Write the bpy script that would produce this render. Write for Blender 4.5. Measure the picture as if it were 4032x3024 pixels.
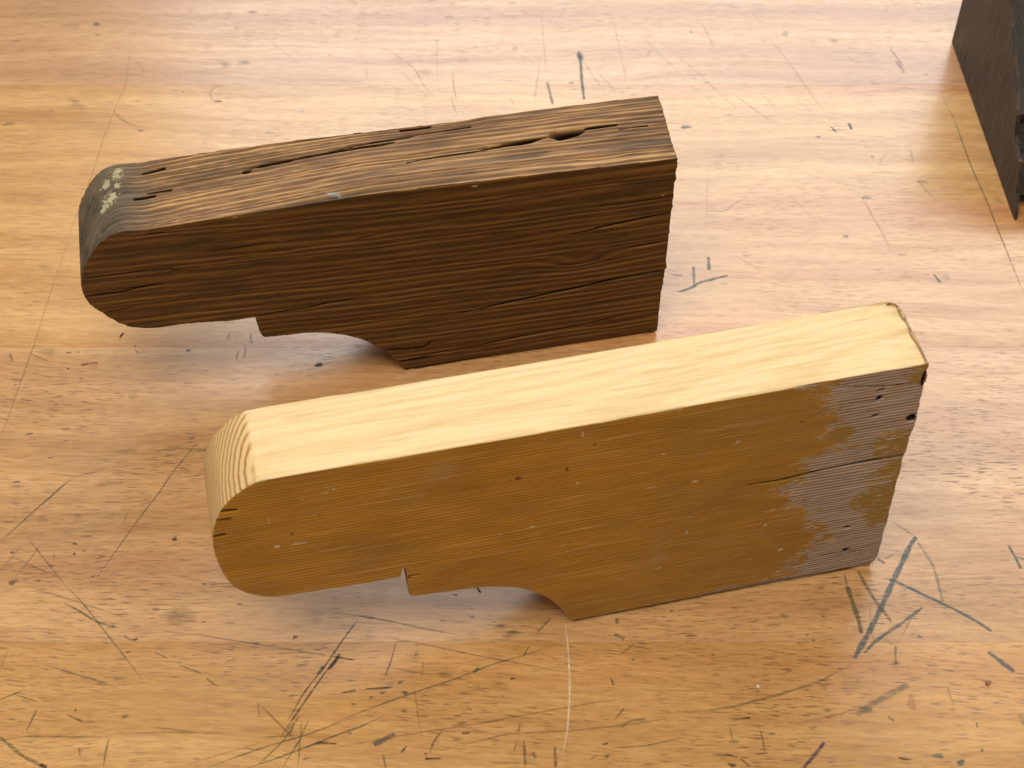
import bpy, bmesh, math, random
import numpy as np
from mathutils import Vector
random.seed(7)
for _o in list(bpy.data.objects): bpy.data.objects.remove(_o, do_unlink=True)
sc = bpy.context.scene
COL = sc.collection

# ---------------------------------------------------------------- camera, world, lamps, exposure
CAM = (55.447, 48.9347, 0.637)           # focal length (mm), pitch down (deg), height above the bench (m)
cam = bpy.data.cameras.new('camera'); cam_o = bpy.data.objects.new('camera', cam); COL.objects.link(cam_o)
cam.sensor_width = 36.0; cam.lens = CAM[0]; cam.clip_start = 0.02; cam.clip_end = 50
cam_o.location = (0, 0, CAM[2]); cam_o.rotation_euler = (math.radians(90 - CAM[1]), 0, 0)
cam.dof.use_dof = True; cam.dof.focus_distance = 0.80; cam.dof.aperture_fstop = 18
sc.camera = cam_o
wd = bpy.data.worlds.new('World'); sc.world = wd; wd.use_nodes = True
bg = wd.node_tree.nodes['Background']
bg.inputs[0].default_value = (1.0, 0.955, 0.88, 1); bg.inputs[1].default_value = 0.20
def area(name, loc, target, sx, sy, watts, colr):
    l = bpy.data.lights.new(name, 'AREA'); l.shape = 'RECTANGLE'; l.size = sx; l.size_y = sy
    l.energy = watts; l.color = colr
    o = bpy.data.objects.new(name, l); COL.objects.link(o); o.location = loc
    o.rotation_euler = (Vector(target) - Vector(loc)).to_track_quat('-Z', 'Y').to_euler()
    return o
area('window_light', (0.45, 2.25, 1.62), (0.45, 0.0, 1.45), 2.1, 1.9, 47, (0.93, 0.97, 1.0))
area('ceiling_light', (-0.25, -0.25, 2.3), (0, 0.4, 0), 1.5, 1.0, 45, (1.0, 0.915, 0.79))
sc.view_settings.view_transform = 'Standard'; sc.view_settings.look = 'None'
sc.view_settings.exposure = 0.16; sc.view_settings.gamma = 1.0

# ---------------------------------------------------------------- measured shapes (metres)
POSE_L = ((0.17475,0.4376,0.0),0.22053,0.03764,0.14703)
POSE_D = ((0.08076,0.59258,0.0),0.20245,0.04773,0.12799)
OUT_L = [(-0.27801,0.14726,0),(-0.28182,0.14704,0),(-0.28738,0.14389,0),(-0.29257,0.13929,0),(-0.29689,0.13403,0),(-0.30047,0.12644,0),(-0.3027,0.11863,0),(-0.30363,0.10992,0),(-0.30334,0.0988,0),(-0.302,0.08874,0),(-0.29945,0.08016,0),(-0.29578,0.07454,0),(-0.29181,0.07089,0),(-0.28767,0.06835,0),(-0.28273,0.06671,0),(-0.27724,0.06587,1),(-0.23744,0.064,1),(-0.22858,0.06427,1),(-0.22728,0.072,1),(-0.22639,0.07191,1),(-0.22566,0.04858,1),(-0.22321,0.04736,1),(-0.19562,0.04476,1),(-0.1918,0.04411,0),(-0.1847,0.04199,0),(-0.17755,0.03903,0),(-0.1727,0.03579,0),(-0.16792,0.03173,0),(-0.16294,0.02632,0),(-0.15785,0.01847,0),(-0.15375,0.0102,0),(-0.14839,-0.00063,1),(-7e-05,5e-05,1),(0.00272,0.00692,1),(0.00041,0.08462,1),(0.00072,0.11523,1),(0.0003,0.13273,1),(-0.00064,0.14843,1),(-0.14507,0.14686,1),(-0.27341,0.14741,1)]
OUT_D = [(-0.25877,0.12684,0),(-0.26864,0.12757,0),(-0.27529,0.1259,0),(-0.28076,0.12187,0),(-0.28574,0.11571,0),(-0.28975,0.10928,0),(-0.2927,0.10238,0),(-0.29416,0.09456,0),(-0.2938,0.088,0),(-0.29238,0.08292,0),(-0.288,0.0759,0),(-0.28368,0.07009,0),(-0.27765,0.06439,0),(-0.27257,0.06201,0),(-0.26828,0.06071,0),(-0.26199,0.05992,0),(-0.25237,0.06009,0),(-0.23572,0.05858,0),(-0.2271,0.0573,0),(-0.21501,0.05772,1),(-0.21458,0.05068,0),(-0.21402,0.04562,0),(-0.2134,0.04319,0),(-0.21184,0.04209,0),(-0.20526,0.04143,0),(-0.1959,0.04074,0),(-0.19028,0.04049,0),(-0.18046,0.03836,0),(-0.1688,0.03331,0),(-0.16193,0.02869,0),(-0.15509,0.02225,0),(-0.14953,0.01562,0),(-0.14506,0.00774,0),(-0.14105,6e-05,1),(-0.06729,-0.00078,1),(-0.00756,-0.0011,1),(-0.00051,0.00149,1),(-0.00048,0.0285,1),(0.00059,0.04787,1),(0.00074,0.0898,1),(0.00111,0.12585,1),(-0.15139,0.12982,1),(-0.24998,0.12713,1)]
CRACK_D_FRONT = [([(-0.10914,0.03861),(-0.08165,0.04146),(-0.05307,0.04425),(-0.02633,0.04636),(0.00062,0.04751)],0.55,3),([(-0.05176,0.08442),(-0.0255,0.08645),(0.001,0.08948)],0.5,2.5),([(-0.02158,0.06824),(-4e-05,0.06907)],0.5,1.5),([(-0.0395,0.10036),(-0.01861,0.09961),(0.00094,0.09976)],0.3,0.8),([(-0.14488,0.0077),(-0.11783,0.01049),(-0.06748,0.01406),(-0.03704,0.01622),(-0.01261,0.01854)],0.4,1.5),([(-0.15872,0.10236),(-0.15059,0.10204)],0.5,1),([(-0.06038,0.0633),(-0.02908,0.06177)],0.3,0.5),([(-0.2927,0.10076),(-0.27372,0.10005),(-0.24966,0.0999)],0.45,1.2),([(-0.29343,0.08851),(-0.27675,0.08838),(-0.25433,0.09016)],0.5,1.8),([(-0.28791,0.0762),(-0.27183,0.0764)],0.45,1.2),([(-0.25218,0.09791),(-0.23682,0.09735)],0.4,0.8),([(-0.21486,0.05779),(-0.19404,0.05878),(-0.17752,0.06036),(-0.15634,0.06066)],0.4,1.5),([(-0.15088,0.01844),(-0.13718,0.01671),(-0.12975,0.01667),(-0.12568,0.01939)],0.8,1.5),([(-0.14511,0.00728),(-0.11952,0.00783)],0.4,1.5),([(-0.25829,0.12361),(-0.24812,0.12331)],0.7,0.8),([(-0.23232,0.10699),(-0.21212,0.107),(-0.19835,0.10658)],0.6,0.7),([(-0.2047,0.10103),(-0.19006,0.09988)],0.6,0.7),([(-0.15763,0.10214),(-0.14512,0.10258)],0.5,0.8),([(-0.29412,0.08905),(-0.27944,0.09011),(-0.25442,0.08966)],0.3,0.8)]
CRACK_D_TOP = [([(-0.13047,0.01976),(-0.11266,0.02157),(-0.09392,0.02323)],0.4,2),([(-0.09392,0.02323),(-0.07979,0.02527),(-0.05743,0.02716)],1.3,6),([(-0.05826,0.02708),(-0.05238,0.02775),(-0.04654,0.02819),(-0.03982,0.02883)],3.0,12),([(-0.04144,0.02891),(-0.03144,0.02939),(-0.0223,0.02955)],1.1,4),([(-0.16619,0.03597),(-0.14185,0.03899),(-0.11745,0.04048),(-0.09519,0.04222)],0.6,3),([(-0.12949,0.04609),(-0.11485,0.04625)],0.7,1.5),([(-0.03334,0.04911),(-0.02064,0.04952),(-0.00814,0.04893)],0.7,1.5),([(-0.02252,0.0254),(-0.00916,0.02583)],0.5,1),([(-0.20997,0.0297),(-0.20543,0.03027)],2.4,7),([(-0.20577,0.03097),(-0.19411,0.03299),(-0.18163,0.03423)],1.2,5),([(-0.18163,0.03423),(-0.1566,0.03549),(-0.13457,0.03679)],0.6,3),([(-0.26199,0.02154),(-0.25239,0.0226)],1.0,1.5),([(-0.25715,0.039),(-0.24654,0.04059)],0.8,1),([(-0.25548,0.02446),(-0.24428,0.0246)],0.8,1.2)]
KNOT_D = (-0.04776,0.06412)
WHITE_D = [(-0.27435,0.03656,3.0),(-0.26856,0.04017,3.2),(-0.27405,0.02479,4.2),(-0.27109,0.02667,2.6),(-0.26867,0.03286,2.0),(-0.27594,0.02215,3.0),(-0.2724,0.03028,1.5),(-0.26751,0.04337,2.0)]
LINT_D = (-0.16801,0.13106)
FLECKS_D = [(-0.0799,0.12934),(-0.10073,0.12541),(-0.08804,0.12961),(-0.00595,0.1025),(-0.15576,0.13065)]
CREAM_L = [(-0.27019,0.1017,0.00258,0.0009),(-0.27846,0.10259,0.00076,0.0007),(-0.25415,0.13582,0.00131,0.0004),(-0.25577,0.13243,0.00118,0.00035),(-0.25218,0.1344,0.00053,0.0009),(-0.27963,0.1202,0.00037,0.00171),(-0.25482,0.11004,0.00054,0.0003),(-0.28092,0.10915,0.00053,0.0003),(-0.27181,0.13148,0.00105,0.0003),(-0.26509,0.13082,0.00079,0.00025),(-0.0814,0.11783,0.00121,0.00068),(-0.09814,0.0953,0.0013,0.00074),(-0.11399,0.11882,0.00091,0.00043),(-0.09852,0.05807,0.00034,0.00186),(-0.05055,0.02935,0.00127,0.00161),(-0.14957,0.14145,0.00037,0.00199),(-0.09111,0.10847,0.00021,0.00037),(-0.15089,0.10921,0.00056,0.00037),(-0.18428,0.0824,0.0005,0.00056),(-0.13629,0.13893,0.00047,0.00025),(-0.16535,0.14311,0.00047,0.0005),(-0.09726,0.06928,0.00149,0.00025),(-0.11842,0.09655,0.00215,0.00031),(-0.12777,0.031,0.00268,0.00025),(-0.11024,0.03321,0.00154,0.00025),(-0.06506,0.0254,0.00063,0.0005),(-0.15372,0.06026,0.00074,0.00037),(-0.05885,0.06271,0.00229,0.00037),(-0.06056,0.05215,0.00077,0.0005),(-0.10199,0.04538,0.00034,0.00056),(-0.17079,0.08362,0.00142,0.00031),(-0.09468,0.02295,0.00196,0.00025),(-0.07481,0.13097,0.00042,0.00031),(-0.12313,0.10855,0.00049,0.00031)]
DARK_L = [(-0.25938,0.11887,0.00064,0.0007),(-0.27164,0.10941,0.00048,0.00101),(-0.2936,0.10702,0.00021,0.0003),(-0.17624,0.1195,0.00143,0.00137),(-0.17999,0.11947,0.00041,0.00062),(-0.15571,0.11989,0.00062,0.00161),(-0.1528,0.06637,0.00095,0.00031),(-0.14417,0.13271,0.00068,0.00062),(-0.14648,0.08396,0.00129,0.00031),(-0.07451,0.13077,0.00038,0.00034),(-0.05331,0.12346,0.00133,0.00082)]
HOLE_L = [(-0.01976,0.13,0.00102,0.00102),(-0.00147,0.11217,0.00186,0.00177),(-0.01857,0.03697,0.00113,0.00061),(-0.0158,0.018,0.00124,0.00082),(-0.02001,0.13553,0.00133,0.00054),(-0.01959,0.11835,0.0012,0.00068),(-0.00105,0.13785,0.00083,0.00422)]
CRACK_L = [([(-0.07304,0.08567),(-0.05993,0.08486),(-0.03963,0.08596),(-0.01578,0.08638),(0.0001,0.08603)],0.55,2.5),([(-0.1276,0.1391),(-0.10461,0.13334),(-0.08416,0.12756)],0.35,0.3),([(-0.03827,0.14183),(-0.01881,0.13748),(-0.00103,0.13527)],0.5,1),([(-0.03338,0.01725),(-0.01551,0.01631),(-0.0005,0.01717)],0.5,0.8),([(-0.03476,0.13018),(-0.01866,0.12834)],0.35,0.5),([(-0.29868,0.13204),(-0.29511,0.13184),(-0.29155,0.1314)],0.7,1.5),([(-0.30071,0.1268),(-0.29429,0.12637)],0.6,1.2),([(-0.30299,0.11628),(-0.29797,0.11655)],0.7,1.5),([(-0.30407,0.10871),(-0.30148,0.10836)],0.5,1),([(-0.30381,0.09936),(-0.30276,0.09921)],0.5,1),([(-0.2263,0.06352),(-0.22332,0.06375),(-0.22058,0.06351)],0.7,1),([(-0.22593,0.06196),(-0.22454,0.06215)],0.8,1)]
WORN_L = [(-0.03492,0.1493),(-0.03796,0.14453),(-0.04164,0.13876),(-0.03661,0.12951),(-0.03354,0.11588),(-0.02845,0.10006),(-0.03972,0.09699),(-0.04513,0.08977),(-0.04741,0.08027),(-0.04859,0.07416),(-0.03953,0.06365),(-0.03359,0.0525),(-0.0302,0.04188),(-0.02398,0.03016),(-0.029,0.02313),(-0.03361,0.01878),(-0.03595,0.01072)]
PATCH_L = [(-0.00297,0.05833,0.014,0.016),(-0.00585,0.09514,0.012,0.012),(-0.01124,0.05672,0.01,0.012),(-0.03291,0.10975,0.006,0.006),(-0.003,0.04479,0.01,0.012),(-0.00393,0.14161,0.007,0.009),(-0.00248,0.07784,0.012,0.008)]
SEAMS = [0.80966,0.58191,0.39455]
BLOCK = ((0.2902,0.85472),-1.5396)
BLOCK_EDGE = [(0.17238,-0.00664),(0.17155,0.00136),(0.16896,0.00821),(0.16356,0.01361),(0.15877,0.02403),(0.15472,0.03052),(0.14189,0.0328),(0.13792,0.03607),(0.13489,0.04229),(0.13286,0.04712),(0.12477,0.0524),(0.11527,0.05979),(0.0982,0.07191),(0.08545,0.08112),(0.07706,0.08737)]
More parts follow.
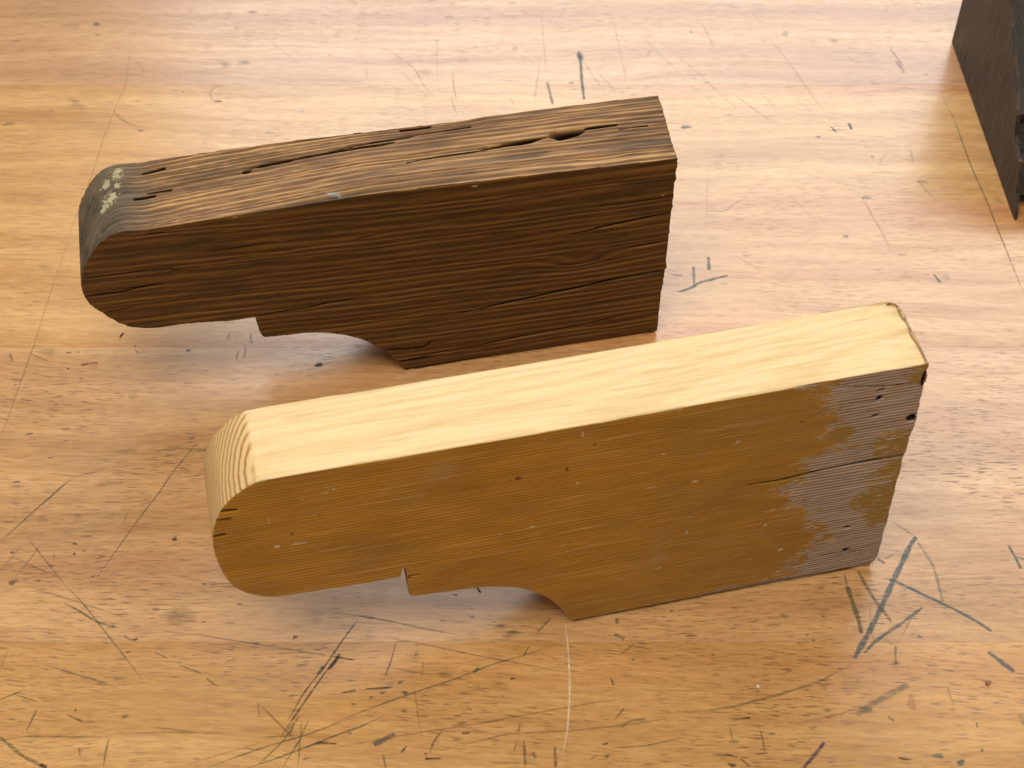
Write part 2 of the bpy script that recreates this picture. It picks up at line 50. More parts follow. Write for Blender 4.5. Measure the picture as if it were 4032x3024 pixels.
SCRATCH = [([(-0.25165,0.7843),(-0.24693,0.77719),(-0.24101,0.77172),(-0.2346,0.76938)],0.904,0.55,'g'),([(-0.19011,0.80764),(-0.1931,0.80275),(-0.19177,0.79628),(-0.18882,0.79307)],0.74,0.5,'g'),([(-0.25579,0.8706),(-0.2509,0.8479),(-0.24781,0.81092),(-0.25125,0.78192),(-0.25334,0.75552),(-0.25451,0.71688),(-0.25712,0.68849),(-0.25852,0.66523),(-0.25922,0.64414)],0.411,0.45,'b'),([(-0.26006,0.84447),(-0.24606,0.83594),(-0.23796,0.82416),(-0.24059,0.80764)],0.575,0.3,'b'),([(-0.16963,0.86707),(-0.15754,0.85309),(-0.1398,0.83256)],0.493,0.25,'b'),([(-0.18563,0.87594),(-0.18354,0.86707)],0.658,0.25,'g'),([(0.04364,0.84482),(0.04471,0.83426),(0.04487,0.81422),(0.04583,0.79469)],1.48,0.75,'t'),([(0.0439,0.84277),(0.04518,0.83596)],2.795,0.6,'t'),([(0.0226,0.81257),(0.02583,0.78988)],1.315,0.6,'t'),([(0.0176,0.82752),(0.01586,0.81093),(0.01414,0.79148)],0.74,0.35,'g'),([(0.01939,0.89034),(0.02105,0.85137),(0.02267,0.81753)],0.658,0.3,'b'),([(-0.03862,0.82251),(-0.03743,0.80765),(-0.03483,0.79308)],0.822,0.45,'g'),([(-0.03904,0.7979),(-0.0345,0.77878)],0.74,0.4,'g'),([(-0.08093,0.84619),(-0.06379,0.82752),(-0.05462,0.80439),(-0.0482,0.79629)],0.658,0.4,'g'),([(-0.07199,0.82417),(-0.05873,0.80439),(-0.0503,0.7979)],0.575,0.35,'g'),([(-0.05027,0.8618),(-0.04773,0.81422)],0.493,0.25,'b'),([(0.04602,0.83596),(0.05274,0.81753),(0.05846,0.80439)],0.658,0.4,'g'),([(0.05406,0.82585),(0.0675,0.79952)],0.575,0.4,'g'),([(0.03689,0.80521),(0.04203,0.80521)],0.74,0.4,'t'),([(0.06701,0.88672),(0.07069,0.84792),(0.07475,0.80114)],0.493,0.3,'b'),([(0.00512,0.84106),(0.01452,0.83257)],0.658,0.35,'g'),([(0.08517,0.86181),(0.10421,0.82753)],0.493,0.25,'g'),([(0.0968,0.84277),(0.11181,0.81422)],0.493,0.25,'g'),([(-0.00219,0.79952),(0.0019,0.78828)],0.74,0.3,'g'),([(0.03802,0.89764),(0.02664,0.86885)],0.493,0.2,'b'),([(0.07783,0.84277),(0.08126,0.84792)],0.658,0.3,'b'),([(0.08818,0.83936),(0.09173,0.8462)],0.658,0.3,'b'),([(-0.0952,0.8292),(-0.09325,0.81421)],0.74,0.3,'b'),([(0.24814,0.84942),(0.25243,0.83478),(0.25473,0.82326)],0.939,0.55,'g'),([(0.25004,0.83478),(0.25383,0.82136)],1.127,0.4,'t'),([(0.15974,0.89087),(0.16795,0.87444)],0.563,0.3,'g'),([(0.17012,0.86033),(0.18035,0.83285),(0.18904,0.80629),(0.19905,0.77524)],0.563,0.4,'g'),([(0.13932,0.80257),(0.14978,0.78969),(0.166,0.76811)],0.657,0.45,'b'),([(0.09806,0.85634),(0.12394,0.81567),(0.14836,0.77524)],0.47,0.3,'g'),([(0.12742,0.87444),(0.13261,0.84843)],0.657,0.45,'g'),([(0.19926,0.76811),(0.20193,0.76246)],1.033,0.7,'t'),([(0.21065,0.77167),(0.21172,0.76546)],1.315,0.75,'t'),([(0.19531,0.76422),(0.21035,0.76546)],0.657,0.5,'t'),([(0.27414,0.79888),(0.2774,0.77524),(0.27947,0.73179),(0.28301,0.69879),(0.28488,0.67034),(0.28861,0.62246)],0.845,0.75,'v'),([(0.2173,0.8406),(0.23093,0.82708)],0.47,0.3,'g'),([(0.23364,0.74628),(0.22624,0.73857),(0.22326,0.7301)],0.751,0.3,'g'),([(0.21358,0.72507),(0.2502,0.72423)],0.47,0.4,'b'),([(0.24537,0.74887),(0.24506,0.73348)],0.939,0.3,'g'),([(0.24476,0.71841),(0.25105,0.70364)],1.127,0.35,'g'),([(0.20934,0.70364),(0.21243,0.68759),(0.21592,0.675),(0.21892,0.65653)],0.751,0.45,'v'),([(0.11659,0.68997),(0.1259,0.69076),(0.13427,0.69878),(0.14021,0.70364)],0.939,0.3,'v'),([(0.09407,0.6239),(0.10264,0.62753),(0.10552,0.63118),(0.12324,0.63706)],1.315,0.7,'t'),([(0.10392,0.64448),(0.10321,0.62826)],1.221,0.6,'t'),([(0.11316,0.65198),(0.11261,0.6415)],1.409,0.7,'t'),([(0.09085,0.6378),(0.09708,0.63706)],0.845,0.5,'t'),([(0.1279,0.6535),(0.14343,0.64002)],0.563,0.35,'g'),([(0.24057,0.6378),(0.24306,0.63118)],1.033,0.75,'t'),([(0.11974,0.73517),(0.11259,0.66724)],0.563,0.2,'b'),([(0.16564,0.70527),(0.17995,0.67969)],0.47,0.25,'b'),([(0.26312,0.70364),(0.27522,0.68127)],0.47,0.3,'b'),([(0.17547,0.80072),(0.19352,0.77703)],0.47,0.25,'g'),([(0.10777,0.82135),(0.13186,0.78424)],0.47,0.25,'g'),([(0.15809,0.80257),(0.16779,0.78424)],0.47,0.3,'g'),([(-0.25839,0.65454),(-0.26041,0.62368),(-0.26175,0.58271),(-0.2636,0.55494),(-0.26593,0.51592)],0.391,0.5,'b'),([(-0.23326,0.56868),(-0.22931,0.56979),(-0.2244,0.57012)],1.253,0.8,'r'),([(-0.26419,0.57819),(-0.25946,0.57538),(-0.25016,0.57035)],0.548,0.5,'v'),([(-0.27355,0.57706),(-0.27114,0.57146)],0.939,0.45,'v'),([(-0.25329,0.52023),(-0.24982,0.52085)],0.939,0.6,'k'),([(-0.23474,0.52343),(-0.23167,0.52415)],0.861,0.5,'k'),([(-0.2329,0.51571),(-0.23057,0.51602)],0.705,0.6,'k'),([(-0.23872,0.50467),(-0.23639,0.50487)],0.705,0.7,'k'),([(-0.25389,0.48861),(-0.25012,0.4892)],0.939,0.55,'k'),([(-0.24278,0.54042),(-0.23999,0.54063)],0.705,0.5,'k'),([(-0.23486,0.49481),(-0.22346,0.49234),(-0.20783,0.49679)],0.47,0.35,'v'),([(-0.22346,0.49234),(-0.2296,0.48355),(-0.23751,0.47259)],0.548,0.6,'v'),([(-0.16257,0.51592),(-0.16704,0.50779),(-0.17439,0.49284),(-0.1805,0.47632)],0.47,0.55,'g'),([(-0.14682,0.58499),(-0.1451,0.57707),(-0.14655,0.57146)],0.47,0.5,'k'),([(-0.14953,0.57932),(-0.14959,0.57258)],0.47,0.5,'k'),([(-0.15573,0.59301),(-0.15607,0.58727)],0.783,0.4,'t'),([(-0.14421,0.59186),(-0.1425,0.58385)],0.939,0.4,'t'),([(-0.20611,0.58045),(-0.2034,0.5765)],0.783,0.4,'g'),([(-0.18536,0.5088),(-0.17378,0.51083),(-0.15386,0.50982)],1.096,0.3,'v'),([(-0.22159,0.55385),(-0.21212,0.55603)],0.47,0.3,'v'),([(-0.22689,0.48861),(-0.23907,0.47073),(-0.25226,0.45181)],0.616,0.6,'v'),([(-0.17532,0.48861),(-0.18456,0.46913),(-0.19267,0.45027),(-0.19986,0.43299)],0.528,0.5,'g'),([(-0.23922,0.45441),(-0.22709,0.44004),(-0.21525,0.42602)],0.44,0.5,'g'),([(-0.21525,0.42602),(-0.2052,0.41621),(-0.19385,0.40275),(-0.18277,0.3896),(-0.16994,0.37404)],0.528,0.55,'v'),([(-0.24451,0.44309),(-0.23236,0.43701),(-0.2195,0.43099)],0.528,0.4,'g'),([(-0.23171,0.45078),(-0.23505,0.44207),(-0.24032,0.43099)],0.528,0.4,'v'),([(-0.24156,0.44923),(-0.24846,0.43399)],0.44,0.35,'g'),([(-0.23164,0.42503),(-0.20867,0.41718),(-0.18243,0.40752)],0.44,0.45,'b'),([(-0.21424,0.41621),(-0.20696,0.41233),(-0.19679,0.4056),(-0.18817,0.40275)],0.88,0.6,'v'),([(-0.18252,0.39802),(-0.17891,0.39567),(-0.17573,0.39595)],0.792,0.6,'v'),([(-0.21667,0.38222),(-0.19973,0.37675),(-0.19219,0.37449),(-0.18115,0.36999)],0.616,0.55,'g'),([(-0.23358,0.36419),(-0.22498,0.3682)],0.616,0.5,'k'),([(-0.22785,0.36686),(-0.21604,0.36287)],0.528,0.5,'g'),([(-0.21565,0.3589),(-0.21823,0.34846)],0.704,0.5,'v'),([(-0.22949,0.34503),(-0.21756,0.3357),(-0.20573,0.32992)],1.232,0.6,'v'),([(-0.20917,0.33192),(-0.20573,0.32992)],1.408,0.8,'k'),([(-0.22912,0.34332),(-0.21955,0.34546),(-0.1987,0.34537),(-0.1809,0.34503)],0.528,0.5,'v'),([(-0.18042,0.34674),(-0.15273,0.34761)],0.352,0.4,'v'),([(-0.18051,0.34503),(-0.18091,0.33823),(-0.18064,0.32992)],0.704,0.6,'v'),([(-0.19309,0.33992),(-0.19195,0.3357)],0.528,0.5,'v'),([(-0.20149,0.35627),(-0.19386,0.35279)],0.792,0.5,'k'),([(-0.16317,0.35019),(-0.14268,0.34761)],0.528,0.45,'b'),([(-0.15891,0.3476),(-0.12943,0.34675)],0.704,0.4,'b'),([(-0.15444,0.38222),(-0.14262,0.37721)],0.704,0.5,'v'),([(-0.14075,0.37494),(-0.1351,0.37089)],0.704,0.5,'v'),([(-0.16664,0.38914),(-0.16055,0.3859)],0.616,0.5,'k'),([(-0.16595,0.40085),(-0.14779,0.39849),(-0.11891,0.39333),(-0.09434,0.38867),(-0.07275,0.38498)],0.528,0.5,'g'),([(-0.0741,0.40561),(-0.08589,0.38314),(-0.09565,0.36687),(-0.10142,0.35279)],0.616,0.65,'k'),([(-0.0802,0.38729),(-0.08561,0.37948),(-0.09385,0.3642),(-0.10378,0.34503)],0.704,0.65,'k'),([(-0.08055,0.38664),(-0.08499,0.37967)],1.232,0.8,'k'),([(-0.08734,0.38131),(-0.08944,0.37766)],1.232,0.7,'k'),([(-0.11564,0.36243),(-0.1078,0.35453),(-0.09668,0.34332)],0.704,0.55,'b'),([(-0.11592,0.36287),(-0.11403,0.35453)],0.528,0.4,'b'),([(-0.07083,0.3554),(-0.09081,0.34675),(-0.11317,0.33907),(-0.13502,0.32993)],0.616,0.6,'v'),([(-0.07046,0.34976),(-0.0903,0.34077),(-0.10577,0.33402),(-0.11677,0.32993)],0.704,0.6,'v'),([(-0.09154,0.3554),(-0.09514,0.34332),(-0.10156,0.32993)],0.528,0.55,'v'),([(-0.09683,0.35366),(-0.10276,0.34247),(-0.11237,0.33151)],0.616,0.55,'v'),([(-0.09177,0.33992),(-0.0866,0.34247),(-0.07884,0.34162)],0.88,0.8,'k'),([(-0.09489,0.35366),(-0.09476,0.34332),(-0.09471,0.32993)],0.44,0.5,'v'),([(-0.09621,0.3554),(-0.1017,0.34761)],0.704,0.5,'v'),([(-0.09823,0.35192),(-0.09992,0.34503)],0.616,0.5,'v'),([(-0.23664,0.37857),(-0.23557,0.39053)],0.528,0.3,'b'),([(-0.11072,0.34503),(-0.09691,0.34589)],0.616,0.5,'v'),([(-0.11935,0.3395),(-0.11471,0.33907)],0.616,0.4,'b'),([(-0.1923,0.46913),(-0.19317,0.46383)],0.528,0.3,'g'),([(-0.14436,0.33151),(-0.109,0.34332)],0.352,0.35,'b'),([(-0.08645,0.41036),(-0.07649,0.40991),(-0.06642,0.40767),(-0.05564,0.40544),(-0.04335,0.40232),(-0.02277,0.39791)],0.74,0.5,'g'),([(-0.07252,0.40767),(-0.08465,0.38658)],0.493,0.5,'g'),([(-0.06054,0.39747),(-0.03846,0.39265),(-0.01732,0.38744),(0.00289,0.38314),(0.02146,0.37887)],0.493,0.55,'b'),([(-0.05435,0.3944),(-0.05641,0.38314),(-0.05959,0.37295)],0.658,0.65,'g'),([(-0.08028,0.38831),(-0.08419,0.38057)],0.986,0.75,'k'),([(-0.08315,0.38658),(-0.07331,0.38486)],0.658,0.7,'k'),([(-0.08199,0.35149),(-0.06435,0.35964),(-0.04641,0.36709),(-0.02454,0.37548),(-0.00978,0.38229),(0.00365,0.38658),(0.0225,0.39396)],0.575,0.6,'v'),([(-0.0815,0.34506),(-0.06884,0.34988),(-0.05829,0.35555)],0.658,0.6,'v'),([(-0.01535,0.38058),(-0.01791,0.37802)],1.151,0.75,'v'),([(-0.06715,0.36959),(-0.05466,0.37043)],0.74,0.85,'k'),([(-0.07806,0.3675),(-0.07152,0.36876)],0.575,0.7,'k'),([(-0.06184,0.34147),(-0.05764,0.34346),(-0.05276,0.34666)],1.808,0.7,'g'),([(-0.08126,0.34187),(-0.07839,0.34187)],0.986,0.8,'k'),([(-0.03117,0.34867),(-0.03531,0.34266),(-0.03656,0.33712)],0.74,0.6,'v'),([(-0.04709,0.34068),(-0.04943,0.33712)],0.904,0.7,'v'),([(-0.03861,0.33437),(-0.03148,0.33453)],0.904,0.75,'k'),([(-0.02246,0.34706),(-0.01886,0.3473)],0.986,0.85,'k'),([(-0.00083,0.37489),(0.00139,0.37506)],0.904,0.8,'k'),([(0.00531,0.34346),(0.00595,0.32992)],0.986,0.6,'v'),([(0.01907,0.34028),(0.01931,0.32992)],0.904,0.6,'v'),([(0.00921,0.33752),(0.01062,0.33476)],1.069,0.5,'v'),([(0.00354,0.35149),(0.0028,0.34666)],0.575,0.5,'v'),([(0.00207,0.34267),(0.00099,0.33791)],0.493,0.45,'b'),([(-0.08108,0.33949),(-0.04555,0.34666),(-0.01676,0.35149),(0.02695,0.36047),(0.05497,0.36543)],0.411,0.5,'b'),([(-0.03089,0.3387),(-0.00225,0.34666),(0.02665,0.34827),(0.04844,0.35069),(0.07863,0.35556)],0.493,0.5,'b'),([(0.02516,0.40499),(0.02622,0.39178),(0.02656,0.37464),(0.02611,0.36212),(0.02483,0.34746),(0.02204,0.33476)],0.74,0.75,'w'),([(0.04547,0.37548),(0.04678,0.37127)],0.74,0.7,'v'),([(0.01202,0.39967),(0.0182,0.40767)],0.658,0.6,'v'),([(0.00515,0.38658),(0.00818,0.39265)],0.575,0.5,'v'),([(0.04984,0.40767),(0.04948,0.40455)],1.48,0.6,'v'),([(0.04832,0.39879),(0.05274,0.39615)],1.48,0.6,'v'),([(-0.05726,0.33633),(-0.05585,0.32992)],0.822,0.6,'v'),([(0.05103,0.35965),(0.0464,0.35393)],0.658,0.5,'v'),([(0.04913,0.34988),(0.05218,0.35312),(0.06021,0.35393)],1.151,0.4,'v'),([(0.04013,0.34147),(0.04301,0.34187)],0.74,0.7,'k'),([(-0.05442,0.38058),(-0.03942,0.37717),(-0.02461,0.37887)],0.411,0.45,'b'),([(-0.032,0.37717),(-0.02678,0.37633)],0.411,0.4,'b'),([(-0.04158,0.37548),(-0.04115,0.384)],0.411,0.4,'b'),([(0.05008,0.38745),(0.05713,0.39353)],0.575,0.4,'v'),([(0.03485,0.33398),(0.03779,0.33634)],0.493,0.5,'b'),([(-0.04515,0.37211),(-0.04222,0.35393),(-0.04044,0.34506)],0.411,0.3,'b'),([(0.04364,0.33949),(0.05947,0.34068),(0.07787,0.34506)],0.493,0.5,'v'),([(-0.00934,0.33242),(0.01202,0.33242)],0.411,0.4,'v'),([(-0.02054,0.35965),(-0.01833,0.35883)],0.74,0.7,'v'),([(0.0134,0.38831),(0.02158,0.38486)],0.411,0.3,'b'),([(0.19964,0.45482),(0.19569,0.44964),(0.19123,0.44125),(0.18489,0.43024),(0.17532,0.41236),(0.16729,0.39844),(0.1592,0.3857)],1.844,0.8,'t'),([(0.18216,0.42979),(0.18467,0.42888),(0.19835,0.42034),(0.20983,0.41324),(0.21969,0.40623),(0.22599,0.4006)],1.122,0.8,'t'),([(0.19571,0.41368),(0.18627,0.40623),(0.17627,0.3993),(0.16959,0.39416),(0.16438,0.38865)],1.203,0.7,'t'),([(0.16151,0.42572),(0.16301,0.41501),(0.16436,0.40623),(0.16446,0.3993)],1.603,0.8,'v'),([(0.161,0.43297),(0.16151,0.42572)],0.722,0.5,'v'),([(0.16811,0.4348),(0.17008,0.42753),(0.17327,0.41856),(0.17668,0.41148),(0.17951,0.40579)],1.283,0.55,'v'),([(0.19986,0.45152),(0.20259,0.44496),(0.20513,0.43756),(0.20564,0.42753),(0.20598,0.41678)],1.122,0.35,'t'),([(0.17867,0.44171),(0.18169,0.43894)],1.443,0.6,'t'),([(0.18212,0.44171),(0.18716,0.44449)],0.641,0.5,'t'),([(0.24426,0.44964),(0.24635,0.44125),(0.24748,0.43572)],1.122,0.7,'t'),([(0.24664,0.44264),(0.25013,0.44171)],0.802,0.6,'t'),([(0.22222,0.38907),(0.22705,0.38403),(0.2321,0.37861)],1.603,0.8,'t'),([(0.13973,0.3425),(0.13435,0.33595),(0.12874,0.32992)],1.203,0.85,'p'),([(0.17961,0.39246),(0.1783,0.38654),(0.17836,0.38235)],0.882,0.5,'v'),([(0.10407,0.35451),(0.10778,0.35467)],1.042,0.85,'k'),([(0.11144,0.35032),(0.11224,0.34445),(0.11256,0.33748)],0.561,0.55,'v'),([(0.0947,0.33671),(0.10013,0.33518)],0.481,0.6,'k'),([(0.10145,0.33441),(0.10525,0.33061)],0.802,0.6,'v'),([(0.15607,0.35626),(0.16318,0.36106),(0.17107,0.3659),(0.18204,0.3716)],2.405,0.35,'t'),([(0.07874,0.35706),(0.10035,0.36026),(0.12245,0.36671),(0.1412,0.37324),(0.15691,0.38235)],0.962,0.4,'v'),([(0.19947,0.37242),(0.20125,0.35866)],0.401,0.35,'b'),([(0.18687,0.42843),(0.21287,0.42979),(0.24727,0.43116)],0.401,0.35,'b'),([(0.18806,0.46485),(0.19492,0.4591),(0.19964,0.45482)],0.481,0.4,'b'),([(0.1715,0.41678),(0.16904,0.40276),(0.16972,0.39502)],0.401,0.4,'b'),([(0.09806,0.35071),(0.09882,0.34367)],0.641,0.4,'v'),([(0.18953,0.40797),(0.18236,0.39587)],0.481,0.35,'b'),([(0.12751,0.34289),(0.13167,0.3425)],0.722,0.5,'p'),([(0.13145,0.35229),(0.14979,0.35706),(0.16473,0.36186)],0.641,0.3,'v'),([(0.17015,0.35547),(0.17261,0.35309)],0.802,0.5,'p'),([(0.20962,0.3523),(0.20952,0.34993)],0.722,0.7,'k')]
BLOT = [(-0.27786,0.87415,0.00312,0.00218,0.6,'g'),(-0.23133,0.76442,0.00181,0.00098,0.7,'t'),(-0.18627,0.79307,0.00247,0.00131,0.75,'t'),(-0.1867,0.83088,0.0037,0.00382,0.2,'t'),(-0.17434,0.83256,0.0037,0.00273,0.3,'t'),(-0.17506,0.88761,0.00411,0.00131,0.4,'g'),(-0.21,0.80243,0.00082,0.00109,0.5,'g'),(-0.11948,0.84071,0.00082,0.00087,0.4,'g'),(-0.31152,0.87593,0.00082,0.00087,0.4,'g'),(-0.29056,0.7835,0.00066,0.00087,0.5,'k'),(-0.29383,0.85308,0.00082,0.00087,0.3,'b'),(-0.31429,0.77093,0.00493,0.00218,0.25,'v'),(-0.27519,0.78827,0.00493,0.00436,0.15,'v'),(-0.29365,0.87237,0.00575,0.00327,0.12,'v'),(-0.2748,0.86267,0.00205,0.00164,0.3,'r'),(0.03808,0.81175,0.00181,0.00131,0.5,'t'),(-0.1028,0.85778,0.00082,0.00087,0.4,'t'),(-0.03905,0.86093,0.00074,0.00076,0.4,'g'),(-0.03667,0.87327,0.00066,0.00087,0.4,'g'),(0.00197,0.84791,0.00247,0.00218,0.2,'g'),(-0.05735,0.8225,0.00493,0.00436,0.15,'p'),(-0.04227,0.88221,0.00329,0.00164,0.2,'p'),(0.10864,0.76776,0.00338,0.00212,0.7,'t'),(0.11913,0.86534,0.00113,0.0015,0.5,'t'),(0.18142,0.86333,0.00329,0.00312,0.25,'t'),(0.18999,0.75843,0.00235,0.001,0.5,'g'),(0.19467,0.6691,0.00169,0.0015,0.45,'t'),(0.22075,0.73942,0.00094,0.001,0.4,'v'),(0.21142,0.70283,0.00282,0.00224,0.3,'t'),(0.2128,0.85635,0.00329,0.00249,0.2,'p'),(0.2478,0.71675,0.00282,0.00199,0.3,'p'),(0.13531,0.6535,0.00282,0.001,0.3,'v'),(0.2475,0.63559,0.00282,0.00249,0.2,'t'),(0.2899,0.70041,0.00282,0.00312,0.25,'v'),(-0.20604,0.58271,0.00063,0.00062,0.8,'k'),(-0.17668,0.57932,0.00133,0.00114,0.75,'t'),(-0.24154,0.57763,0.00141,0.00083,0.55,'t'),(-0.2366,0.57796,0.0011,0.00062,0.5,'t'),(-0.23979,0.56591,0.00078,0.00073,0.6,'k'),(-0.23148,0.55876,0.00125,0.00073,0.5,'t'),(-0.21313,0.56724,0.00094,0.00062,0.4,'t'),(-0.26594,0.55439,0.0011,0.00062,0.6,'k'),(-0.20147,0.54576,0.00313,0.00208,0.2,'v'),(-0.25334,0.57819,0.0047,0.00312,0.2,'v'),(-0.20556,0.48793,0.00626,0.0026,0.2,'v'),(-0.19959,0.5088,0.00783,0.00208,0.15,'v'),(-0.26693,0.64389,0.00548,0.0026,0.15,'v'),(-0.24095,0.428,0.00229,0.00187,0.75,'v'),(-0.2152,0.45078,0.00123,0.0007,0.8,'k'),(-0.21433,0.44462,0.00079,0.0007,0.9,'k'),(-0.22393,0.44329,0.00053,0.0007,0.7,'k'),(-0.245,0.44544,0.00079,0.00105,0.7,'p'),(-0.22409,0.43751,0.0015,0.0007,0.7,'v'),(-0.2291,0.42899,0.00176,0.0007,0.7,'v'),(-0.2029,0.43129,0.00106,0.0007,0.6,'k'),(-0.16643,0.45337,0.00158,0.00117,0.85,'k'),(-0.18904,0.40313,0.00176,0.00093,0.7,'v'),(-0.17693,0.39585,0.00158,0.00093,0.7,'v'),(-0.17525,0.3554,0.00194,0.00105,0.6,'v'),(-0.19804,0.35873,0.00079,0.0007,0.6,'k'),(-0.10192,0.39708,0.00114,0.00152,0.7,'p'),(-0.1574,0.40944,0.00792,0.00584,0.22,'v'),(-0.14587,0.40561,0.00141,0.0007,0.5,'v'),(-0.11975,0.39361,0.00123,0.0007,0.6,'g'),(-0.20975,0.44636,0.00106,0.00093,0.4,'g'),(-0.17908,0.38913,0.00123,0.00058,0.6,'k'),(-0.10068,0.36597,0.00158,0.0007,0.6,'g'),(-0.16108,0.40944,0.00528,0.0035,0.15,'t'),(-0.14862,0.42701,0.00123,0.00058,0.5,'k'),(-0.13032,0.41572,0.00158,0.00082,0.5,'g'),(-0.0913,0.33444,0.00176,0.0007,0.7,'k'),(-0.20052,0.43199,0.0007,0.00058,0.5,'k'),(-0.05146,0.37295,0.00132,0.00087,0.8,'v'),(-0.0593,0.3675,0.00115,0.00087,0.8,'v'),(-0.049,0.36751,0.00132,0.00131,0.8,'v'),(-0.04895,0.35817,0.00148,0.00087,0.6,'v'),(-0.06432,0.36526,0.00099,0.00055,0.8,'k'),(-0.07216,0.3617,0.00132,0.00055,0.7,'v'),(0.00066,0.39967,0.00312,0.00153,0.55,'v'),(0.04205,0.33555,0.00132,0.00109,0.65,'v'),(-0.03833,0.33673,0.00066,0.00065,0.9,'k'),(-0.02709,0.4208,0.00123,0.00087,0.6,'t'),(-0.01925,0.41307,0.00099,0.00055,0.6,'g'),(-0.01879,0.40839,0.00115,0.00065,0.7,'t'),(-0.04467,0.38788,0.00099,0.00109,0.5,'v'),(-0.04449,0.39283,0.00099,0.00044,0.6,'v'),(-0.00541,0.40321,0.00247,0.00131,0.5,'v'),(-0.06643,0.40785,0.00164,0.00065,0.6,'g'),(0.07604,0.41172,0.00115,0.00087,0.6,'v'),(0.05633,0.38512,0.00099,0.00055,0.7,'v'),(-0.03283,0.40606,0.00164,0.00076,0.4,'g'),(-0.07298,0.3469,0.00164,0.00055,0.6,'v'),(0.18936,0.3358,0.00257,0.00149,0.8,'t'),(0.19885,0.33251,0.00208,0.0017,0.8,'t'),(0.09735,0.33136,0.00192,0.00096,0.8,'k'),(0.11669,0.34663,0.00144,0.00074,0.6,'v'),(0.2094,0.33849,0.00112,0.00085,0.6,'p'),(0.18199,0.36267,0.00241,0.00426,0.25,'r'),(0.13891,0.39861,0.00112,0.00064,0.6,'v'),(0.14145,0.39527,0.00112,0.00053,0.7,'v'),(0.09373,0.38755,0.00096,0.00043,0.7,'k'),(0.15887,0.37324,0.00096,0.00043,0.6,'g'),(0.16069,0.35866,0.00321,0.00213,0.35,'t'),(0.14797,0.40867,0.00096,0.00064,0.6,'v'),(0.23047,0.35388,0.0016,0.00319,0.35,'g'),(0.15611,0.3716,0.00641,0.00639,0.12,'v'),(0.19148,0.39759,0.00112,0.00085,0.5,'g'),(0.17813,0.38319,0.0016,0.00106,0.5,'v'),(0.11979,0.35562,0.00192,0.00053,0.5,'b'),(0.11957,0.3601,0.0016,0.00053,0.5,'b'),(0.15609,0.42752,0.0016,0.00085,0.4,'v'),(0.12938,0.40885,0.00241,0.00149,0.3,'v')]
DEBRIS = [(-0.016,0.42362),(-0.21475,0.59061),(0.21866,0.37247),(0.11283,0.37074),(0.17421,0.33413),(-0.1045,0.56868)]

# ---------------------------------------------------------------- small helpers
def tag(o, label=None, cat=None, kind=None, group=None):
    if label: o['label'] = label
    if cat: o['category'] = cat
    if kind: o['kind'] = kind
    if group: o['group'] = group
    return o
def link(name, me, mat=None, parent=None):
    o = bpy.data.objects.new(name, me); COL.objects.link(o)
    if mat: me.materials.append(mat)
    if parent: o.parent = parent
    return o
def obj_bm(name, bm, mat=None, parent=None, smooth=False):
    bmesh.ops.recalc_face_normals(bm, faces=bm.faces)
    me = bpy.data.meshes.new(name); bm.to_mesh(me); bm.free()
    if smooth: me.polygons.foreach_set('use_smooth', np.ones(len(me.polygons), bool))
    return link(name, me, mat, parent)

def _hash(ix, iy, iz, seed):
    h = (ix.astype(np.int64) * 374761393 + iy.astype(np.int64) * 668265263 + iz.astype(np.int64) * 2147483647 + seed * 974634777) & 0xFFFFFFFF
    h = ((h ^ (h >> 13)) * 1274126177) & 0xFFFFFFFF
    h = ((h ^ (h >> 16)) * 2246822519) & 0xFFFFFFFF
    return ((h ^ (h >> 15)) & 0xFFFFFF) / float(0x7FFFFF) - 1.0
def vnoise(x, y, z, seed=0):
    x0, y0, z0 = np.floor(x), np.floor(y), np.floor(z)
    fx, fy, fz = x - x0, y - y0, z - z0
    fx = fx * fx * (3 - 2 * fx); fy = fy * fy * (3 - 2 * fy); fz = fz * fz * (3 - 2 * fz)
    r = 0
    for dx in (0, 1):
        wx = fx if dx else 1 - fx
        for dy in (0, 1):
            wy = fy if dy else 1 - fy
            for dz in (0, 1):
                wz = fz if dz else 1 - fz
                r = r + wx * wy * wz * _hash(x0 + dx, y0 + dy, z0 + dz, seed)
    return r
def sstep(a, b, x):
    t = np.clip((x - a) / (b - a), 0, 1); return t * t * (3 - 2 * t)

